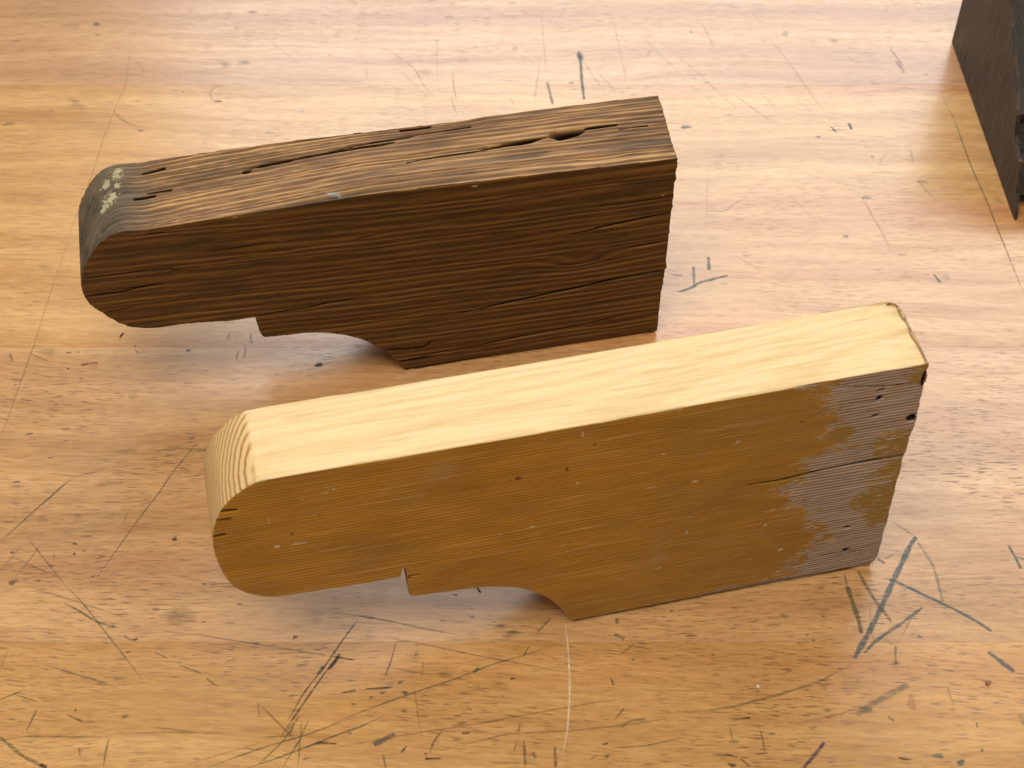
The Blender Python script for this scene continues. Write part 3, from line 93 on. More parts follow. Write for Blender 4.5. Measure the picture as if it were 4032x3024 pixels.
# ---------------------------------------------------------------- node helpers
class NT:
    def __init__(s, name):
        s.m = bpy.data.materials.new(name); s.m.use_nodes = True
        s.t = s.m.node_tree; s.t.nodes.clear()
        s.out = s.t.nodes.new('ShaderNodeOutputMaterial')
    def n(s, typ, **kw):
        nd = s.t.nodes.new(typ)
        for k, v in kw.items(): setattr(nd, k, v)
        return nd
    def set(s, sock, v):
        if isinstance(v, bpy.types.NodeSocket): s.t.links.new(v, sock)
        elif isinstance(v, (tuple, list)) and sock.type == 'RGBA': sock.default_value = tuple(v)[:3] + (1,)
        else: sock.default_value = v
    def math(s, op, a, b=0.0, c=0.0, clamp=False):
        nd = s.n('ShaderNodeMath', operation=op, use_clamp=clamp)
        for i, v in enumerate((a, b, c)): s.set(nd.inputs[i], v)
        return nd.outputs[0]
    def mr(s, v, a, b, c=0.0, d=1.0, smooth=True):
        nd = s.n('ShaderNodeMapRange', interpolation_type='SMOOTHSTEP' if smooth else 'LINEAR')
        for i, x in enumerate((v, a, b, c, d)): s.set(nd.inputs[i], x)
        return nd.outputs[0]
    def mix(s, f, a, b, blend='MIX'):
        nd = s.n('ShaderNodeMix', data_type='RGBA', blend_type=blend)
        s.set(nd.inputs['Factor'], f); s.set(nd.inputs[6], a); s.set(nd.inputs[7], b)
        return nd.outputs[2]
    def coord(s):
        return s.n('ShaderNodeTexCoord').outputs['Object']
    def scale(s, vec, sc_, loc=(0, 0, 0), rot=(0, 0, 0)):
        nd = s.n('ShaderNodeMapping'); s.t.links.new(vec, nd.inputs[0])
        nd.inputs['Scale'].default_value = sc_; nd.inputs['Location'].default_value = loc; nd.inputs['Rotation'].default_value = rot
        return nd.outputs[0]
    def noise(s, vec, detail=2.0, rough=0.5, dist=0.0, scale=1.0):
        nd = s.n('ShaderNodeTexNoise'); s.t.links.new(vec, nd.inputs['Vector'])
        nd.inputs['Scale'].default_value = scale; nd.inputs['Detail'].default_value = detail
        nd.inputs['Roughness'].default_value = rough; nd.inputs['Distortion'].default_value = dist
        return nd.outputs['Fac']
    def attr(s, name, out='Fac'):
        return s.n('ShaderNodeAttribute', attribute_name=name).outputs[out]
    def bsdf(s, col, rough, spec=0.5, bump=None, strength=0.3, dist=0.0005):
        b = s.n('ShaderNodeBsdfPrincipled')
        s.set(b.inputs['Base Color'], col); s.set(b.inputs['Roughness'], rough); s.set(b.inputs['Specular IOR Level'], spec)
        if bump is not None:
            bn = s.n('ShaderNodeBump'); bn.inputs['Strength'].default_value = strength; bn.inputs['Distance'].default_value = dist
            s.set(bn.inputs['Height'], bump); s.t.links.new(bn.outputs[0], b.inputs['Normal'])
        return b
    def done(s, sh): s.t.links.new(sh.outputs[0], s.out.inputs[0]); return s.m

# ---------------------------------------------------------------- materials
def bench_material(name, light, dark, red, pore, redamt, off, tilt, dirt):
    t = NT(name); c = t.coord()
    wv = t.noise(t.scale(c, (5, 9, 1), (off, off * .7, 0)), 2, .5)
    comb = t.n('ShaderNodeVectorMath', operation='ADD')
    sh = t.n('ShaderNodeCombineXYZ'); t.set(sh.inputs[1], t.math('MULTIPLY', t.math('SUBTRACT', wv, .5), .022))
    t.t.links.new(t.scale(c, (1, 1, 1), (off, off, 0), (0, 0, tilt)), comb.inputs[0]); t.t.links.new(sh.outputs[0], comb.inputs[1])
    p = comb.outputs[0]
    broad = t.noise(t.scale(p, (2.2, 42, 1)), 4, .55)
    mid = t.noise(t.scale(p, (13, 170, 1)), 4, .6)
    fine = t.noise(t.scale(p, (75, 560, 1)), 4, .65)
    blot = t.noise(t.scale(p, (7, 10, 1), (3, 1, 0)), 3, .55)
    redn = t.noise(t.scale(p, (1.6, 26, 1), (7, 2, 0)), 3, .5)
    col = t.mix(t.mr(broad, .34, .66), light, dark)
    col = t.mix(t.math('MULTIPLY', t.mr(redn, .50, .72), redamt), col, red)
    col = t.mix(t.mr(mid, .32, .68, .0, .45), col, t.mix(1.0, col, (.70, .60, .50), 'MULTIPLY'))
    col = t.mix(t.mr(fine, .36, .66, .0, .50), col, t.mix(1.0, col, (.66, .56, .46), 'MULTIPLY'))
    col = t.mix(t.mr(blot, .45, .80, .0, dirt), col, t.mix(1.0, col, (.62, .62, .56), 'MULTIPLY'))
    # short dark pores along the grain
    po = t.noise(t.scale(p, (120, 1150, 1)), 2, .5)
    poz = t.noise(t.scale(p, (14, 24, 1), (1, 5, 0)), 2, .5)
    pm = t.math('MULTIPLY', t.mr(po, .55, .66), t.mr(poz, .32, .68, .25, 1.0))
    col = t.mix(t.math('MULTIPLY', pm, pore), col, t.mix(1.0, col, (.30, .23, .18), 'MULTIPLY'))
    # rarer, larger flecks
    vo = t.n('ShaderNodeTexVoronoi', feature='F1'); vo.inputs['Scale'].default_value = 1.0
    t.t.links.new(t.scale(p, (55, 190, 1)), vo.inputs['Vector'])
    sep = t.n('ShaderNodeSeparateColor'); t.t.links.new(vo.outputs['Color'], sep.inputs[0])
    fl = t.math('MULTIPLY', t.mr(vo.outputs['Distance'], .22, .10), t.mr(sep.outputs[0], .93, .97))
    col = t.mix(t.math('MULTIPLY', fl, .55), col, (.07, .055, .04))
    rough = t.mr(mid, .2, .8, .20, .30)
    rough = t.math('ADD', rough, t.math('MULTIPLY', pm, .15))
    hgt = t.math('SUBTRACT', t.math('MULTIPLY', fine, .5), pm)
    return t.done(t.bsdf(col, rough, .78, hgt, .10, .0003))

def mark_material():
    t = NT('bench_marks'); c = t.coord()
    a = t.attr('mark', 'Alpha'); colr = t.attr('mark', 'Color')
    g = t.noise(t.scale(c, (160, 1500, 1)), 2, .5)
    g2 = t.noise(t.scale(c, (400, 400, 1)), 2, .5)
    al = t.math('MULTIPLY', a, t.mr(g, .25, .62, .35, 1.0))
    al = t.math('MULTIPLY', al, t.mr(g2, .25, .55, .55, 1.0), clamp=True)
    b = t.bsdf(colr, .45, .35)
    tr = t.n('ShaderNodeBsdfTransparent'); mx = t.n('ShaderNodeMixShader')
    t.set(mx.inputs[0], al); t.t.links.new(tr.outputs[0], mx.inputs[1]); t.t.links.new(b.outputs[0], mx.inputs[2])
    return t.done(mx)

def weathered_wood():
    t = NT('weathered_brown_wood'); c = t.coord()
    R = t.attr('ring'); front = t.attr('front'); crack = t.attr('crack'); end = t.attr('end'); white = t.attr('white')
    fib = t.noise(t.scale(c, (42, 620, 620)), 4, .65)
    fib2 = t.noise(t.scale(c, (14, 260, 260)), 3, .6)
    blot = t.noise(t.scale(c, (16, 75, 75)), 4, .62)
    x = t.math('FRACT', t.math('ADD', R, t.math('MULTIPLY', t.math('SUBTRACT', fib, .5), .34)))
    ridge = t.math('MULTIPLY', t.mr(x, .18, .62), t.mr(x, 1.0, .80))
    wn1 = t.n('ShaderNodeTexWhiteNoise', noise_dimensions='1D'); t.set(wn1.inputs['W'], t.math('FLOOR', R))
    ridge = t.math('MULTIPLY', ridge, t.mr(wn1.outputs['Value'], 0, 1, .45, 1.0, smooth=False))
    ridge = t.math('MULTIPLY', ridge, t.mr(fib2, .32, .60, .25, 1.0))
    ridgec = t.math('ADD', ridge, t.math('MULTIPLY', t.math('SUBTRACT', fib, .47), 1.9), clamp=True)
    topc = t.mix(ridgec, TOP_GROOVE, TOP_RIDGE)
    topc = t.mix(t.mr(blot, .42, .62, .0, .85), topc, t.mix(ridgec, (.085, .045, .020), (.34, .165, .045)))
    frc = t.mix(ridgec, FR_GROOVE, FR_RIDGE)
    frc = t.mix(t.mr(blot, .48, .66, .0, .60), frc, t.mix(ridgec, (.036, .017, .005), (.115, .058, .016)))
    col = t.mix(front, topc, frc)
    enc = t.mix(t.mr(blot, .35, .7), (.040, .032, .021), (.150, .105, .064))
    enc = t.mix(t.math('MULTIPLY', ridge, .5), enc, (.21, .16, .11))
    col = t.mix(end, col, enc)
    wn = t.noise(t.scale(c, (560, 560, 560)), 4, .75)
    wm = t.mr(t.math('ADD', white, t.math('MULTIPLY', t.math('SUBTRACT', wn, .5), 3.6)), .50, .80)
    wm = t.math('MULTIPLY', wm, t.mr(white, .06, .25))
    col = t.mix(t.math('MULTIPLY', wm, .85), col, (.50, .45, .27))
    spk = t.noise(t.scale(c, (900, 900, 900)), 1, .5)
    col = t.mix(t.mr(spk, .745, .80, 0, .5), col, (.33, .27, .19))
    col = t.mix(t.mr(crack, .10, .55, 0, .95), col, (.004, .0025, .0015))  # near-black painted into the cracks, in place of shade the mesh lacks
    h = t.math('ADD', t.math('MULTIPLY', ridge, .8), t.math('MULTIPLY', fib, .8))
    h = t.math('ADD', h, t.math('MULTIPLY', wm, .8))
    return t.done(t.bsdf(col, t.mr(fib2, .2, .8, .50, .72), t.mr(crack, .05, .35, .32, .0), h, .42, .0006))

def varnished_pine():
    t = NT('varnished_pine'); c = t.coord()
    R = t.attr('ring'); front = t.attr('front'); crack = t.attr('crack'); end = t.attr('end')
    worn = t.attr('worn'); patch = t.attr('patch'); cream = t.attr('cream'); spot = t.attr('spot'); notch = t.attr('notch')
    bot = t.attr('low')
    fib = t.noise(t.scale(c, (32, 620, 620)), 4, .65)
    fib2 = t.noise(t.scale(c, (9, 330, 330)), 3, .6)
    blot = t.noise(t.scale(c, (18, 50, 50)), 4, .6)
    x = t.math('FRACT', t.math('ADD', R, t.math('MULTIPLY', t.math('SUBTRACT', fib2, .5), .25)))
    late = t.math('MULTIPLY', t.mr(x, .45, .80), t.mr(x, 1.0, .90))
    # bare, freshly planed top
    bare = t.mix(t.math('MULTIPLY', late, .42), BARE_LIGHT, BARE_DARK)
    bare = t.mix(t.mr(fib, .44, .68, 0, .65), bare, (.58, .39, .16))
    bare = t.mix(t.mr(t.noise(t.scale(c, (300, 600, 600)), 3, .7), .60, .78, 0, .28), bare, (.46, .32, .15))
    bare = t.mix(t.mr(blot, .5, .8, 0, .35), bare, (.66, .45, .19))
    # end grain
    enc = t.mix(late, (.72, .50, .23), (.35, .165, .05))
    enc = t.mix(t.mr(t.noise(t.scale(c, (500, 500, 500)), 3, .6), .5, .8, 0, .4), enc, (.45, .30, .13))
    bare = t.mix(end, bare, enc)
    # varnish on the broad faces
    var = t.mix(t.mr(blot, .3, .75), VAR_A, VAR_B)
    var = t.mix(t.math('MULTIPLY', late, .78), var, (.185, .072, .004))
    stk = t.noise(t.scale(c, (20, 680, 680), (.3, .1, 0)), 4, .7)
    stz = t.noise(t.scale(c, (12, 16, 16), (5, 2, 0)), 2, .5)
    stm = t.math('MULTIPLY', t.mr(stk, .52, .66), t.mr(stz, .35, .65, .30, 1.0))
    var = t.mix(t.math('MULTIPLY', stm, .75), var, (.56, .34, .10))
    age = t.attr('age')
    var = t.mix(t.math('MULTIPLY', age, t.mr(fib2, .3, .7, .35, .95)), var, t.mix(t.math('MULTIPLY', stm, .6), (.265, .140, .028), (.50, .34, .16)))
    var = t.mix(t.mr(fib, .55, .35, 0, .35), var, (.20, .080, .006))
    haze = t.noise(t.scale(c, (30, 34, 34), (2, 8, 0)), 3, .6)
    var = t.mix(t.mr(haze, .56, .82, 0, .45), var, (.36, .24, .12))
    # worn, greyed end where the varnish is gone
    gw = t.mix(late, (.345, .240, .172), (.135, .083, .055))
    gw = t.mix(t.mr(fib, .42, .7, 0, .55), gw, (.44, .335, .25))
    rag = t.noise(t.scale(c, (140, 900, 900), (1, 4, 2)), 4, .65)
    rag2 = t.noise(t.scale(c, (50, 120, 120), (6, 1, 2)), 4, .6)
    nz = t.math('ADD', t.math('MULTIPLY', t.math('SUBTRACT', rag, .5), 2.2), t.math('MULTIPLY', t.math('SUBTRACT', rag2, .5), 2.0))
    wv = t.math('ADD', worn, t.math('MULTIPLY', nz, t.mr(worn, .0, .25, .55, 1.0)))
    wv = t.math('ADD', wv, t.math('MULTIPLY', bot, .25))
    pv = t.math('ADD', patch, t.math('MULTIPLY', t.math('SUBTRACT', rag2, .5), 2.4))
    pv = t.math('ADD', pv, t.math('MULTIPLY', t.math('SUBTRACT', rag, .5), 2.4))
    wv = t.math('SUBTRACT', wv, t.mr(pv, .35, .62, 0, .8))
    wm = t.mr(wv, .46, .54)
    edge = t.math('MULTIPLY', t.mr(wv, .40, .47), t.mr(wv, .58, .50))
    var2 = t.mix(t.mr(patch, .2, .7, 0, .8), var, (.25, .145, .035))
    frc = t.mix(wm, var2, gw)
    fle = t.noise(t.scale(c, (120, 700, 700), (9, 1, 1)), 2, .5)
    frc = t.mix(t.math('MULTIPLY', edge, t.mr(fle, .44, .58, 0, .9)), frc, (.60, .44, .24))
    crn = t.noise(t.scale(c, (250, 900, 900)), 4, .7)
    cm = t.mr(t.math('ADD', cream, t.math('MULTIPLY', t.math('SUBTRACT', crn, .5), 3.2)), .42, .70)
    cm = t.math('MULTIPLY', cm, t.mr(cream, .05, .25))
    frc = t.mix(t.math('MULTIPLY', cm, .8), frc, (.62, .50, .36))
    col = t.mix(front, bare, frc)
    col = t.mix(notch, col, (.16, .050, .014))
    col = t.mix(t.mr(t.math('ADD', spot, t.math('MULTIPLY', t.math('SUBTRACT', crn, .5), 2.2)), .35, .75, 0, .85), col, (.055, .026, .010))
    col = t.mix(t.mr(crack, .08, .5, 0, .94), col, (.012, .006, .003))  # cracks and holes coloured near-black, standing in for their inner shade
    rough = t.mix(wm, t.mix(stm, (.36, .36, .36), (.5, .5, .5)), (.62, .62, .62))
    rough = t.mix(front, (.55, .55, .55), rough)
    h = t.math('ADD', t.math('MULTIPLY', fib, .5), t.math('MULTIPLY', t.math('MULTIPLY', late, wm), -1.6))
    h = t.math('ADD', h, t.math('MULTIPLY', stm, .25))
    h = t.math('SUBTRACT', h, t.math('MULTIPLY', wm, 1.4))
    h = t.math('SUBTRACT', h, t.math('MULTIPLY', cm, 1.0))
    return t.done(t.bsdf(col, rough, t.mr(crack, .05, .35, .40, .0), h, .42, .0006))

def simple(name, a, b, rough, freq=(40, 40, 40), spec=.4, bump=.3):
    t = NT(name); c = t.coord()
    n = t.noise(t.scale(c, freq), 4, .6)
    return t.done(t.bsdf(t.mix(t.mr(n, .3, .7), a, b), rough, spec, n, bump, .0005))

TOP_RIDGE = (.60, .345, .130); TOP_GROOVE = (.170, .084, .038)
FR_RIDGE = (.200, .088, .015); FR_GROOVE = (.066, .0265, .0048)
BARE_LIGHT = (.75, .565, .300); BARE_DARK = (.63, .42, .17)
VAR_A = (.50, .238, .016); VAR_B = (.335, .150, .010)

# ---------------------------------------------------------------- the bench top: a slab carrying separate boards
def box_bm(x0, x1, y0, y1, z0, z1, bev=0.0):
    bm = bmesh.new(); bmesh.ops.create_cube(bm, size=1)
    for v in bm.verts: v.co = ((x0 + x1) / 2 + v.co.x * (x1 - x0), (y0 + y1) / 2 + v.co.y * (y1 - y0), (z0 + z1) / 2 + v.co.z * (z1 - z0))
    if bev: bmesh.ops.bevel(bm, geom=list(bm.edges), offset=bev, segments=2, affect='EDGES')
    return bm
slab_mat = simple('bench_frame_wood', (.20, .11, .05), (.28, .16, .07), .6, (8, 80, 8))
bench = obj_bm('bench_top', box_bm(-1.1, 1.1, -.25, 1.55, -.09, -.041), slab_mat)
tag(bench, kind='structure')
yb = [-.23, -.02, .19, SEAMS[2], SEAMS[1], SEAMS[0], 1.03, 1.26, 1.53]
pal = [  # light, dark, red, pore, red amount, tilt, dirt
 ((.66, 0.381, 0.148), (.50, 0.262, 0.086), (.50, 0.213, 0.077), .75, .5, .03, .4),
 ((.66, 0.381, 0.148), (.50, 0.262, 0.086), (.50, 0.213, 0.077), .75, .5, .03, .4),
 ((.70, 0.416, 0.163), (.56, 0.307, 0.102), (.53, 0.252, 0.092), .85, .40, .035, .40),
 ((.67, 0.401, 0.183), (.52, 0.292, 0.122), (.50, 0.242, 0.107), .80, .45, .01, .40),
 ((.74, 0.450, 0.188), (.58, 0.317, 0.112), (.54, 0.237, 0.086), .45, .75, .015, .25),
 ((.70, 0.426, 0.209), (.52, 0.282, 0.138), (.44, 0.198, 0.112), .40, .85, .005, .25),
 ((.68, 0.416, 0.203), (.52, 0.287, 0.132), (.47, 0.218, 0.112), .35, .6, .0, .2),
 ((.68, 0.416, 0.203), (.52, 0.287, 0.132), (.47, 0.218, 0.112), .35, .6, .0, .2)]
for i in range(len(yb) - 1):
    L_, D_, R_, po, ra, ti, di = pal[i]
    m = bench_material('bench_board_wood', L_, D_, R_, po, ra, i * 3.17 + 1.3, ti, di)
    obj_bm('board', box_bm(-1.1, 1.1, yb[i] + .000015, yb[i + 1] - .000015, -.0405, 0, .00006), m, bench)

MK = {'g': (.13, .115, .095), 't': (.065, .115, .125), 'b': (.24, .13, .06), 'v': (.12, .105, .055), 'k': (.045, .035, .028), 'r': (.30, .055, .04), 'p': (.085, .055, .09), 'w': (.85, .70, .48)}
def marks_mesh(name, polys, blots):
    V, F, A = [], [], []
    k = 0
    for pts, wmm, dk, cc in polys:
        P = [np.array(p) for p in pts]; seg = []
        for a, b in zip(P[:-1], P[1:]):
            n = max(1, int(np.linalg.norm(b - a) / .0016))
            seg += [a + (b - a) * (j / n) for j in range(n)]
        seg.append(P[-1]); seg = np.array(seg)
        if len(seg) > 4:                                   # soften the corners of the traced line
            for _ in range(2): seg[1:-1] = (seg[:-2] + 2 * seg[1:-1] + seg[2:]) / 4
        n = len(seg); tg = np.gradient(seg, axis=0); tg /= np.linalg.norm(tg, axis=1)[:, None] + 1e-12
        nr = np.stack([-tg[:, 1], tg[:, 0]], 1)
        w0 = max(wmm, .62) * .001
        z = .00004 + k * 4e-7; k += 1; base = len(V)
        pr = random.random() * 100
        for j in range(n):
            s = j / max(1, n - 1); tap = min(1, .35 + 2.5 * min(s, 1 - s) + (.4 if n < 8 else 0) + (.45 if wmm > 1.05 else 0))
            wob = 1 + .3 * math.sin(j * .9 + pr) * random.random()
            al = dk * (.45 + .55 * tap) * (.85 + .3 * random.random())
            if wmm < .62: al *= .55 + .45 * wmm / .62
            for q, av in ((-1, 0), (-.45, 1), (.45, 1), (1, 0)):
                c = seg[j] + nr[j] * q * w0 * .86 * tap * wob
                V.append((c[0], c[1], z)); A.append(MK[cc] + (min(.95, al * (1.0 if c[1] < .58 or cc == 't' else .66)) * av,))
        for j in range(n - 1):
            for q in range(3):
                a = base + j * 4 + q; F.append((a, a + 1, a + 5, a + 4))
    for x, y, a, b, dk, cc in blots:
        z = .00004 + k * 4e-7; k += 1; base = len(V); N = 18
        V.append((x, y, z)); A.append(MK[cc] + (dk,))
        ph = random.random() * 6
        for ring, av in ((.6, dk * .95), (1.1, 0.0)):
            for j in range(N):
                th = 2 * math.pi * j / N; rr = ring * (1 + .18 * math.sin(2 * th + ph) + .14 * math.sin(3 * th + ph * 2) + .12 * (random.random() - .5))
                V.append((x + a * rr * math.cos(th), y + b * rr * math.sin(th), z)); A.append(MK[cc] + (av,))
        for j in range(N):
            j2 = (j + 1) % N
            F.append((base, base + 1 + j, base + 1 + j2)); F.append((base + 1 + j, base + 1 + N + j, base + 1 + N + j2, base + 1 + j2))
    me = bpy.data.meshes.new(name); me.from_pydata(V, [], F)
    at = me.attributes.new('mark', 'FLOAT_COLOR', 'POINT'); at.data.foreach_set('color', np.array(A, np.float32).ravel())
    return me
mk_mat = mark_material()
sm = link('scratches', marks_mesh('scratches', SCRATCH, []), mk_mat, bench); tag(sm, kind='stuff')
hx, hy = DEBRIS[5]
BLOT += [(hx - .0007, hy - .0006, .0027, .0021, .35, 'w'), (hx, hy, .0022, .0018, .95, 'k'), (hx, hy, .0018, .0014, .95, 'k')]  # nail hole painted flat: shaded inside as dark discs, with a pale rim
bm_ = link('stains_and_nail_hole', marks_mesh('stains_and_nail_hole', [], BLOT), mk_mat, bench); bm_.location.z = .00012; tag(bm_, kind='stuff')

# ---------------------------------------------------------------- brackets: outline -> solid -> fine remesh -> worn surface
def smooth_outline(pts, step=.0012):
    out = []; n = len(pts); P = [np.array(p[:2]) for p in pts]; sharp = [p[2] for p in pts]
    for i in range(n):
        a, b = P[i], P[(i + 1) % n]
        ma = (b - a) if sharp[i] else (b - P[i - 1]) / 2
        mb = (b - a) if sharp[(i + 1) % n] else (P[(i + 2) % n] - a) / 2
        Ls = np.linalg.norm(b - a)
        if not sharp[i]: ma = ma / (np.linalg.norm(ma) + 1e-9) * Ls
        if not sharp[(i + 1) % n]: mb = mb / (np.linalg.norm(mb) + 1e-9) * Ls
        k = 1 if (sharp[i] and sharp[(i + 1) % n]) else max(1, int(Ls / step))
        for j in range(k):
            t = j / k; h = (2*t**3-3*t*t+1, t**3-2*t*t+t, -2*t**3+3*t*t, t**3-t*t)
            out.append(h[0]*a + h[1]*ma + h[2]*b + h[3]*mb)
    return out
def fine_solid(outline, T, vox):
    bm = bmesh.new()
    f = [bm.verts.new((p[0], 0, p[1])) for p in smooth_outline(outline)]
    b = [bm.verts.new((v.co.x, T, v.co.z)) for v in f]
    n = len(f); bm.faces.new(f); bm.faces.new(b[::-1])
    for i in range(n): bm.faces.new((f[(i + 1) % n], f[i], b[i], b[(i + 1) % n]))
    bmesh.ops.recalc_face_normals(bm, faces=bm.faces)
    bmesh.ops.triangulate(bm, faces=[x for x in bm.faces if len(x.verts) > 4])
    me = bpy.data.meshes.new('tmp'); bm.to_mesh(me); bm.free()
    o = bpy.data.objects.new('tmp', me); COL.objects.link(o)
    md = o.modifiers.new('r', 'REMESH'); md.mode = 'VOXEL'; md.voxel_size = vox; md.adaptivity = 0
    dg = bpy.context.evaluated_depsgraph_get(); dg.update()
    res = bpy.data.meshes.new_from_object(o.evaluated_get(dg))
    bpy.data.objects.remove(o, do_unlink=True); bpy.data.meshes.remove(me)
    return res
def get(me):
    P = np.zeros(len(me.vertices) * 3, np.float32); me.vertices.foreach_get('co', P)
    N = np.zeros(len(me.vertices) * 3, np.float32); me.vertex_normals.foreach_get('vector', N)
    return P.reshape(-1, 3).astype(float), N.reshape(-1, 3).astype(float)
def edges(me):
    e = np.zeros(len(me.edges) * 2, np.int32); me.edges.foreach_get('vertices', e); return e.reshape(-1, 2)
def lap(P, E, it, lam=.5):
    n = len(P); deg = np.bincount(E.ravel(), minlength=n).astype(float)
    for _ in range(it):
        S = np.stack([np.bincount(E[:, 0], P[E[:, 1], k], n) + np.bincount(E[:, 1], P[E[:, 0], k], n) for k in range(3)], 1)
        P = P + lam * (S / deg[:, None] - P)
    return P
def put(me, P, attrs):
    me.vertices.foreach_set('co', P.astype(np.float32).ravel())
    for k, v in attrs.items():
        a = me.attributes.new(k, 'FLOAT', 'POINT'); a.data.foreach_set('value', np.asarray(v, np.float32))
    me.polygons.foreach_set('use_smooth', np.ones(len(me.polygons), bool)); me.update()
def seg_dist(X, Y, pts, wid, taper=True):
    """gaussian closeness (0..1) of the points to a crack line; the line wanders a little"""
    best = np.zeros(len(X)); tot = sum(np.hypot(b[0]-a[0], b[1]-a[1]) for a, b in zip(pts[:-1], pts[1:])); run = 0
    for a, b in zip(pts[:-1], pts[1:]):
        dx, dy = b[0] - a[0], b[1] - a[1]; L2 = dx*dx + dy*dy
        pad = .004; m = (X > min(a[0], b[0]) - pad) & (X < max(a[0], b[0]) + pad) & (Y > min(a[1], b[1]) - pad - .003) & (Y < max(a[1], b[1]) + pad + .003)
        if m.any():
            x, y = X[m], Y[m]; t = np.clip(((x - a[0]) * dx + (y - a[1]) * dy) / L2, 0, 1)
            d = np.hypot(x - a[0] - t * dx, y - a[1] - t * dy)
            s = (run + t * math.sqrt(L2)) / tot
            w = wid * (.35 + .65 * np.minimum(1, 4 * np.minimum(s, 1 - s))) if taper else wid
            best[m] = np.maximum(best[m], np.exp(-(d / w) ** 2))
        run += math.sqrt(L2)
    return best
def ell(X, Y, lst, grow=1.0):
    r = np.zeros(len(X))
    for q in lst:
        x, y, a, b = q[:4]; d = ((X - x) / (a * grow)) ** 2 + ((Y - y - .02 * (X - x)) / (b * grow)) ** 2
        r = np.maximum(r, np.exp(-d * .9))
    return r

for _i, _q in enumerate(CRACK_D_TOP):            # the short checks near the nose are fine ones
    if max(p[0] for p in _q[0]) < -.2: CRACK_D_TOP[_i] = (_q[0], _q[1] * .45, _q[2] * .5)
def build_dark():
    (loc, yaw, T, H) = POSE_D
    me = fine_solid(OUT_D, T, .00052); P, N = get(me); E = edges(me)
    P = lap(P, E, 3); u, v, w = P.T; nu, nv, nw = N.T
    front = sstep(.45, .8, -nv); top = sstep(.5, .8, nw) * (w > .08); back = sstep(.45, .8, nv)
    # grain direction: level on the left, climbing to the right
    g = np.where(u > -.17, .060 * (u + .17) ** 2 / .34, 0) + .010 * (u + .17)
    r = .72 * (w - g) - .98 * (v - .045 * (u + .15))
    R = r / .0028 + .40 * vnoise(u*5, v*30, w*30, 1) + .16 * vnoise(u*40, v*150, w*150, 2)
    R = R + .42 * vnoise(R * .55, u*3, R*0, 71) + .20 * vnoise(R * 1.3, u*7, R*0, 72)
    kn = np.exp(-((u - KNOT_D[0]) / .013) ** 2 - ((w - KNOT_D[1]) / .0065) ** 2) * front
    R = R + 1.1 * kn + .5 * np.exp(-((u - KNOT_D[0]) / .03) ** 2 - ((w - KNOT_D[1]) / .012) ** 2) * front
    ph = np.mod(R, 1); ri = np.floor(R)
    rr = _hash(ri, ri * 0, ri * 0, 5) * .5 + .5
    ridge = sstep(.30, .72, ph) * sstep(1.0, .86, ph)
    wear = vnoise(u*14, v*60, w*60, 9) * .5 + .5
    fibre = vnoise(u*120, v*900, w*900, 4)
    lng = vnoise(u*10, v*200, w*200, 11)
    chip = sstep(.25, .75, vnoise(u*28, v*260, w*260, 6)) * sstep(.0, .5, vnoise(u*11, v*25, w*25, 7))
    endm = sstep(.35, .75, np.abs(nu)) * (1 - front)
    amp = front * (.00016 + .00020 * wear) + top * (.00050 + .00045 * rr) + back * .0002 + endm * .0006
    d = -amp * (1 - ridge) - front * chip * .00045 - top * chip * .0008 + fibre * .00006 + lng * .00012 * (front + top)
    # far top edge is worn and slightly hollow; end faces are ragged
    d += -top * .0007 * sstep(T - .008, T, v) * (vnoise(u*22, u*0, u*0, 21) + .3)
    re = (u > -.02) * sstep(.35, .8, nu)
    d += re * (vnoise(v*130, w*170, u*0, 31) * .0009 + vnoise(v*520, w*620, u*0, 32) * .0004 - .0002 - rr * .0014)
    dent = sstep(.1, .7, vnoise(u*60, v*60, w*60, 44)) * sstep(.3, .75, nw + np.abs(nv) * .8) * (np.abs(nv) > .25) * (np.abs(nw) > .25)
    d -= dent * .0009
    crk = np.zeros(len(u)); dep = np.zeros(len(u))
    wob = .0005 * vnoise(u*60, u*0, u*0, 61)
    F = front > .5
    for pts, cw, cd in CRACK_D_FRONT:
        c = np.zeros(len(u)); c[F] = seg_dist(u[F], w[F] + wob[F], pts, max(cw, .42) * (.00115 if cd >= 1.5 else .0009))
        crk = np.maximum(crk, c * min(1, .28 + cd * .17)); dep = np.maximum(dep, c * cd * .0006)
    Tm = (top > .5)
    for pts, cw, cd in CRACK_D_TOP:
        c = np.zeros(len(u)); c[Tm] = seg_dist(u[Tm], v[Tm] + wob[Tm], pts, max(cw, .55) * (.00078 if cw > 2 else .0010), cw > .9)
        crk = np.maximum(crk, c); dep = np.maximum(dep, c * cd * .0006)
    P2 = P + N * (d - dep)[:, None]
    # the back right corner stands out a little further than the front one
    k = sstep(-.03, 0, u) * sstep(0, T, v) * sstep(.06, .12, w); P2[:, 0] += .0026 * k
    P2[:, 2] += (.0016 - .0026 * np.exp(-((u + .13) / .07) ** 2)) * sstep(.09, .125, w) * sstep(.008, T, v)
    P2[:, 1] += front * .8 * np.clip(.0026 - w, 0, .0026)
    en = sstep(.25, .8, -nu) * (1 - front) * (u < -.2)
    un = u + .007 * vnoise(u*60, v*260, w*60, 81) + .004 * vnoise(u*200, v*700, w*200, 82)
    en = np.maximum(en, (1 - front) * sstep(-.243, -.274, un) * (w > .055))
    en = np.maximum(en, re * .5)
    wh = np.zeros(len(u)); 
    for (a, b, rad) in WHITE_D:
        # given on the plane of the top; slide down along the view onto the rounded end
        dd = np.hypot(u - a + .0010, (v - b + .001)) ; wh = np.maximum(wh, np.exp(-(dd / (rad * .0012)) ** 2) * (1 - front) * (w > .09))
    fl = ell(u, w, [(q[0], q[1], .0016, .0007) for q in FLECKS_D]) * front
